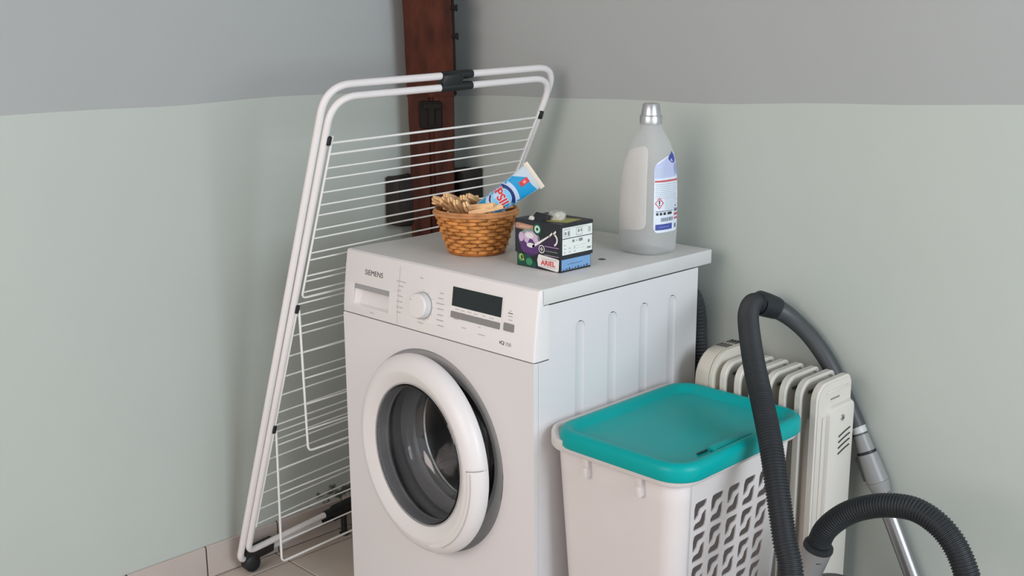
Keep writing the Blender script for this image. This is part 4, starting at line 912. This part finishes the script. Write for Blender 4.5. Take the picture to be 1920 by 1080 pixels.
# recessed smooth panel on the blank face (angles around -y) and label on the +x face
def bmap(u, v, l=0.0):  # u angle, v height
    p = bpt(u, brow(v)); d = Vector((p.x-bo.x, p.y-bo.y, 0)).normalized(); return p+d*l
def bgrid(u0, u1, lo, hi, n=18, m=22):
    vs = [(u0+(u1-u0)*i/n, lerp(lo(i/n), hi(i/n), j/m)) for j in range(m+1) for i in range(n+1)]
    return vs, [(j*(n+1)+i, j*(n+1)+i+1, (j+1)*(n+1)+i+1, (j+1)*(n+1)+i) for j in range(m) for i in range(n)]
decal('blank_panel', [bgrid(R(-134), R(-62), lambda k: 0.048+0.010*k-0.01*abs(2*k-1)**6*-1, lambda k: 0.235-0.030*(1-k)**2-0.014*abs(2*k-1)**6)], bmap, mat('frosted_panel', (0.90, 0.885, 0.86), 0.40, var=0.02, trans=0.30, ior=1.1, translu=0.3), bt, 0.0006)
lab0, lab1 = R(-42), R(30); lw = lambda k: lerp(lab0, lab1, k)
M_lab = flat('label_white', (214, 222, 232))
decal('label', [bgrid(lab0, lab1, lambda k: 0.050+0.010*abs(2*k-1)**8, lambda k: 0.196+0.028*k-0.012*abs(2*k-1)**10, 24, 30)], bmap, M_lab, bt, 0.0008)
def lrect(k0, v0, k1, v1, nx=5): return [(lw(x), y) for x, y in rect2d(k0, v0, k1, v1, nx, 2)[0]], rect2d(k0, v0, k1, v1, nx, 2)[1]
L2 = lambda sh: ([(lw(x), y) for x, y in sh[0]], sh[1])
navy = flat('label_navy', (62, 76, 150)); lav = flat('label_lavender', (182, 190, 222)); lred = flat('label_red', (196, 88, 92)); lgrey = flat('label_grey', (176, 186, 194)); sl = flat('label_slate', (96, 106, 128))
decal('label_header', [bgrid(lw(0.02), lw(0.98), lambda k: 0.166+0.003*k, lambda k: 0.193+0.026*k, 16, 6)], bmap, lav, bt, 0.0010)
decal('label_drops', [L2(pol(ell(0.72, 0.207, 0.14, 0.010))), L2(pol([(0.62, 0.212), (0.84, 0.212), (0.78, 0.222)]))], bmap, navy, bt, 0.0013)
decal('label_pale_drop', [L2(pol(ell(0.86, 0.184, 0.13, 0.012)))], bmap, flat('label_haze', (150, 162, 198)), bt, 0.0013)
decal('label_red_rule', [lrect(0.03, 0.1585, 0.95, 0.1625, 12), lrect(0.72, 0.0835, 0.96, 0.0895), lrect(0.72, 0.0755, 0.96, 0.0800)], bmap, lred, bt, 0.0012)
decal('label_text_lines', [lrect(0.06+0.03*(k % 2), 0.153-0.0042*k, 0.88-0.1*((k*5) % 3)/2, 0.1546-0.0042*k, 10) for k in range(8)]+[lrect(0.44, 0.120-0.0040*k, 0.92-0.06*(k % 3), 0.1214-0.0040*k, 6) for k in range(6)]+[lrect(0.06, 0.187-0.0040*k, 0.48, 0.1883-0.0040*k, 6) for k in range(5)], bmap, lgrey, bt, 0.0011)
dm = lambda r: [(0.22+r*1.0*math.cos(R(90*k)), 0.114+r*0.072*math.sin(R(90*k))) for k in range(4)]
dO, dI = dm(0.175), dm(0.135)
decal('hazard_diamond', [L2((dO+dI, [(k, (k+1) % 4, 4+(k+1) % 4, 4+k) for k in range(4)]))], bmap, flat('hazard_red', (206, 70, 70)), bt, 0.0013)
decal('hazard_mark', [L2(rect2d(0.20, 0.1125, 0.245, 0.1205)), L2(rect2d(0.20, 0.1085, 0.245, 0.1110))], bmap, ink, bt, 0.0014)
decal('pictogram_row', [lrect(0.08, 0.0955, 0.66, 0.0967)]+[lrect(0.10+0.145*k, 0.0880, 0.19+0.145*k, 0.0935) for k in range(4)], bmap, ink, bt, 0.0013)
decal('barcode', [lrect(0.30+0.035*k, 0.0740, 0.318+0.035*k, 0.0820, 1) for k in range(11)]+[lrect(0.72, 0.0925, 0.93, 0.0990), lrect(0.75, 0.1030, 0.82, 0.1065), lrect(0.74, 0.0570, 0.84, 0.0665)], bmap, sl, bt, 0.0012)
decal('navy_block', [lrect(0.08, 0.0560, 0.64, 0.0685, 8)], bmap, navy, bt, 0.0012)
decal('navy_block_marks', [lrect(0.24+0.05*k, 0.0605, 0.275+0.05*k, 0.0640, 1) for k in range(7)], bmap, flat('label_mid_blue', (110, 122, 190)), bt, 0.0014)
# cap
cf_ = lambda r, a, h: bo+Vector((r*math.cos(a), r*math.sin(a), h*0.93))
mesh('cap_skirt', *lathe_vf([(0.0200, 0.298), (0.0238, 0.299), (0.0242, 0.302), (0.0240, 0.316), (0.0228, 0.3185), (0.0205, 0.319)], cf_, 40), M_cap, bt)
mesh('cap', *lathe_vf([(0.0212, 0.3185), (0.0205, 0.326), (0.0180, 0.3425), (0.0168, 0.3448), (0.0150, 0.3455), (0.0, 0.3455)], cf_, 40), M_cap, bt)
adopt(bt)
bpy.context.view_layer.update()
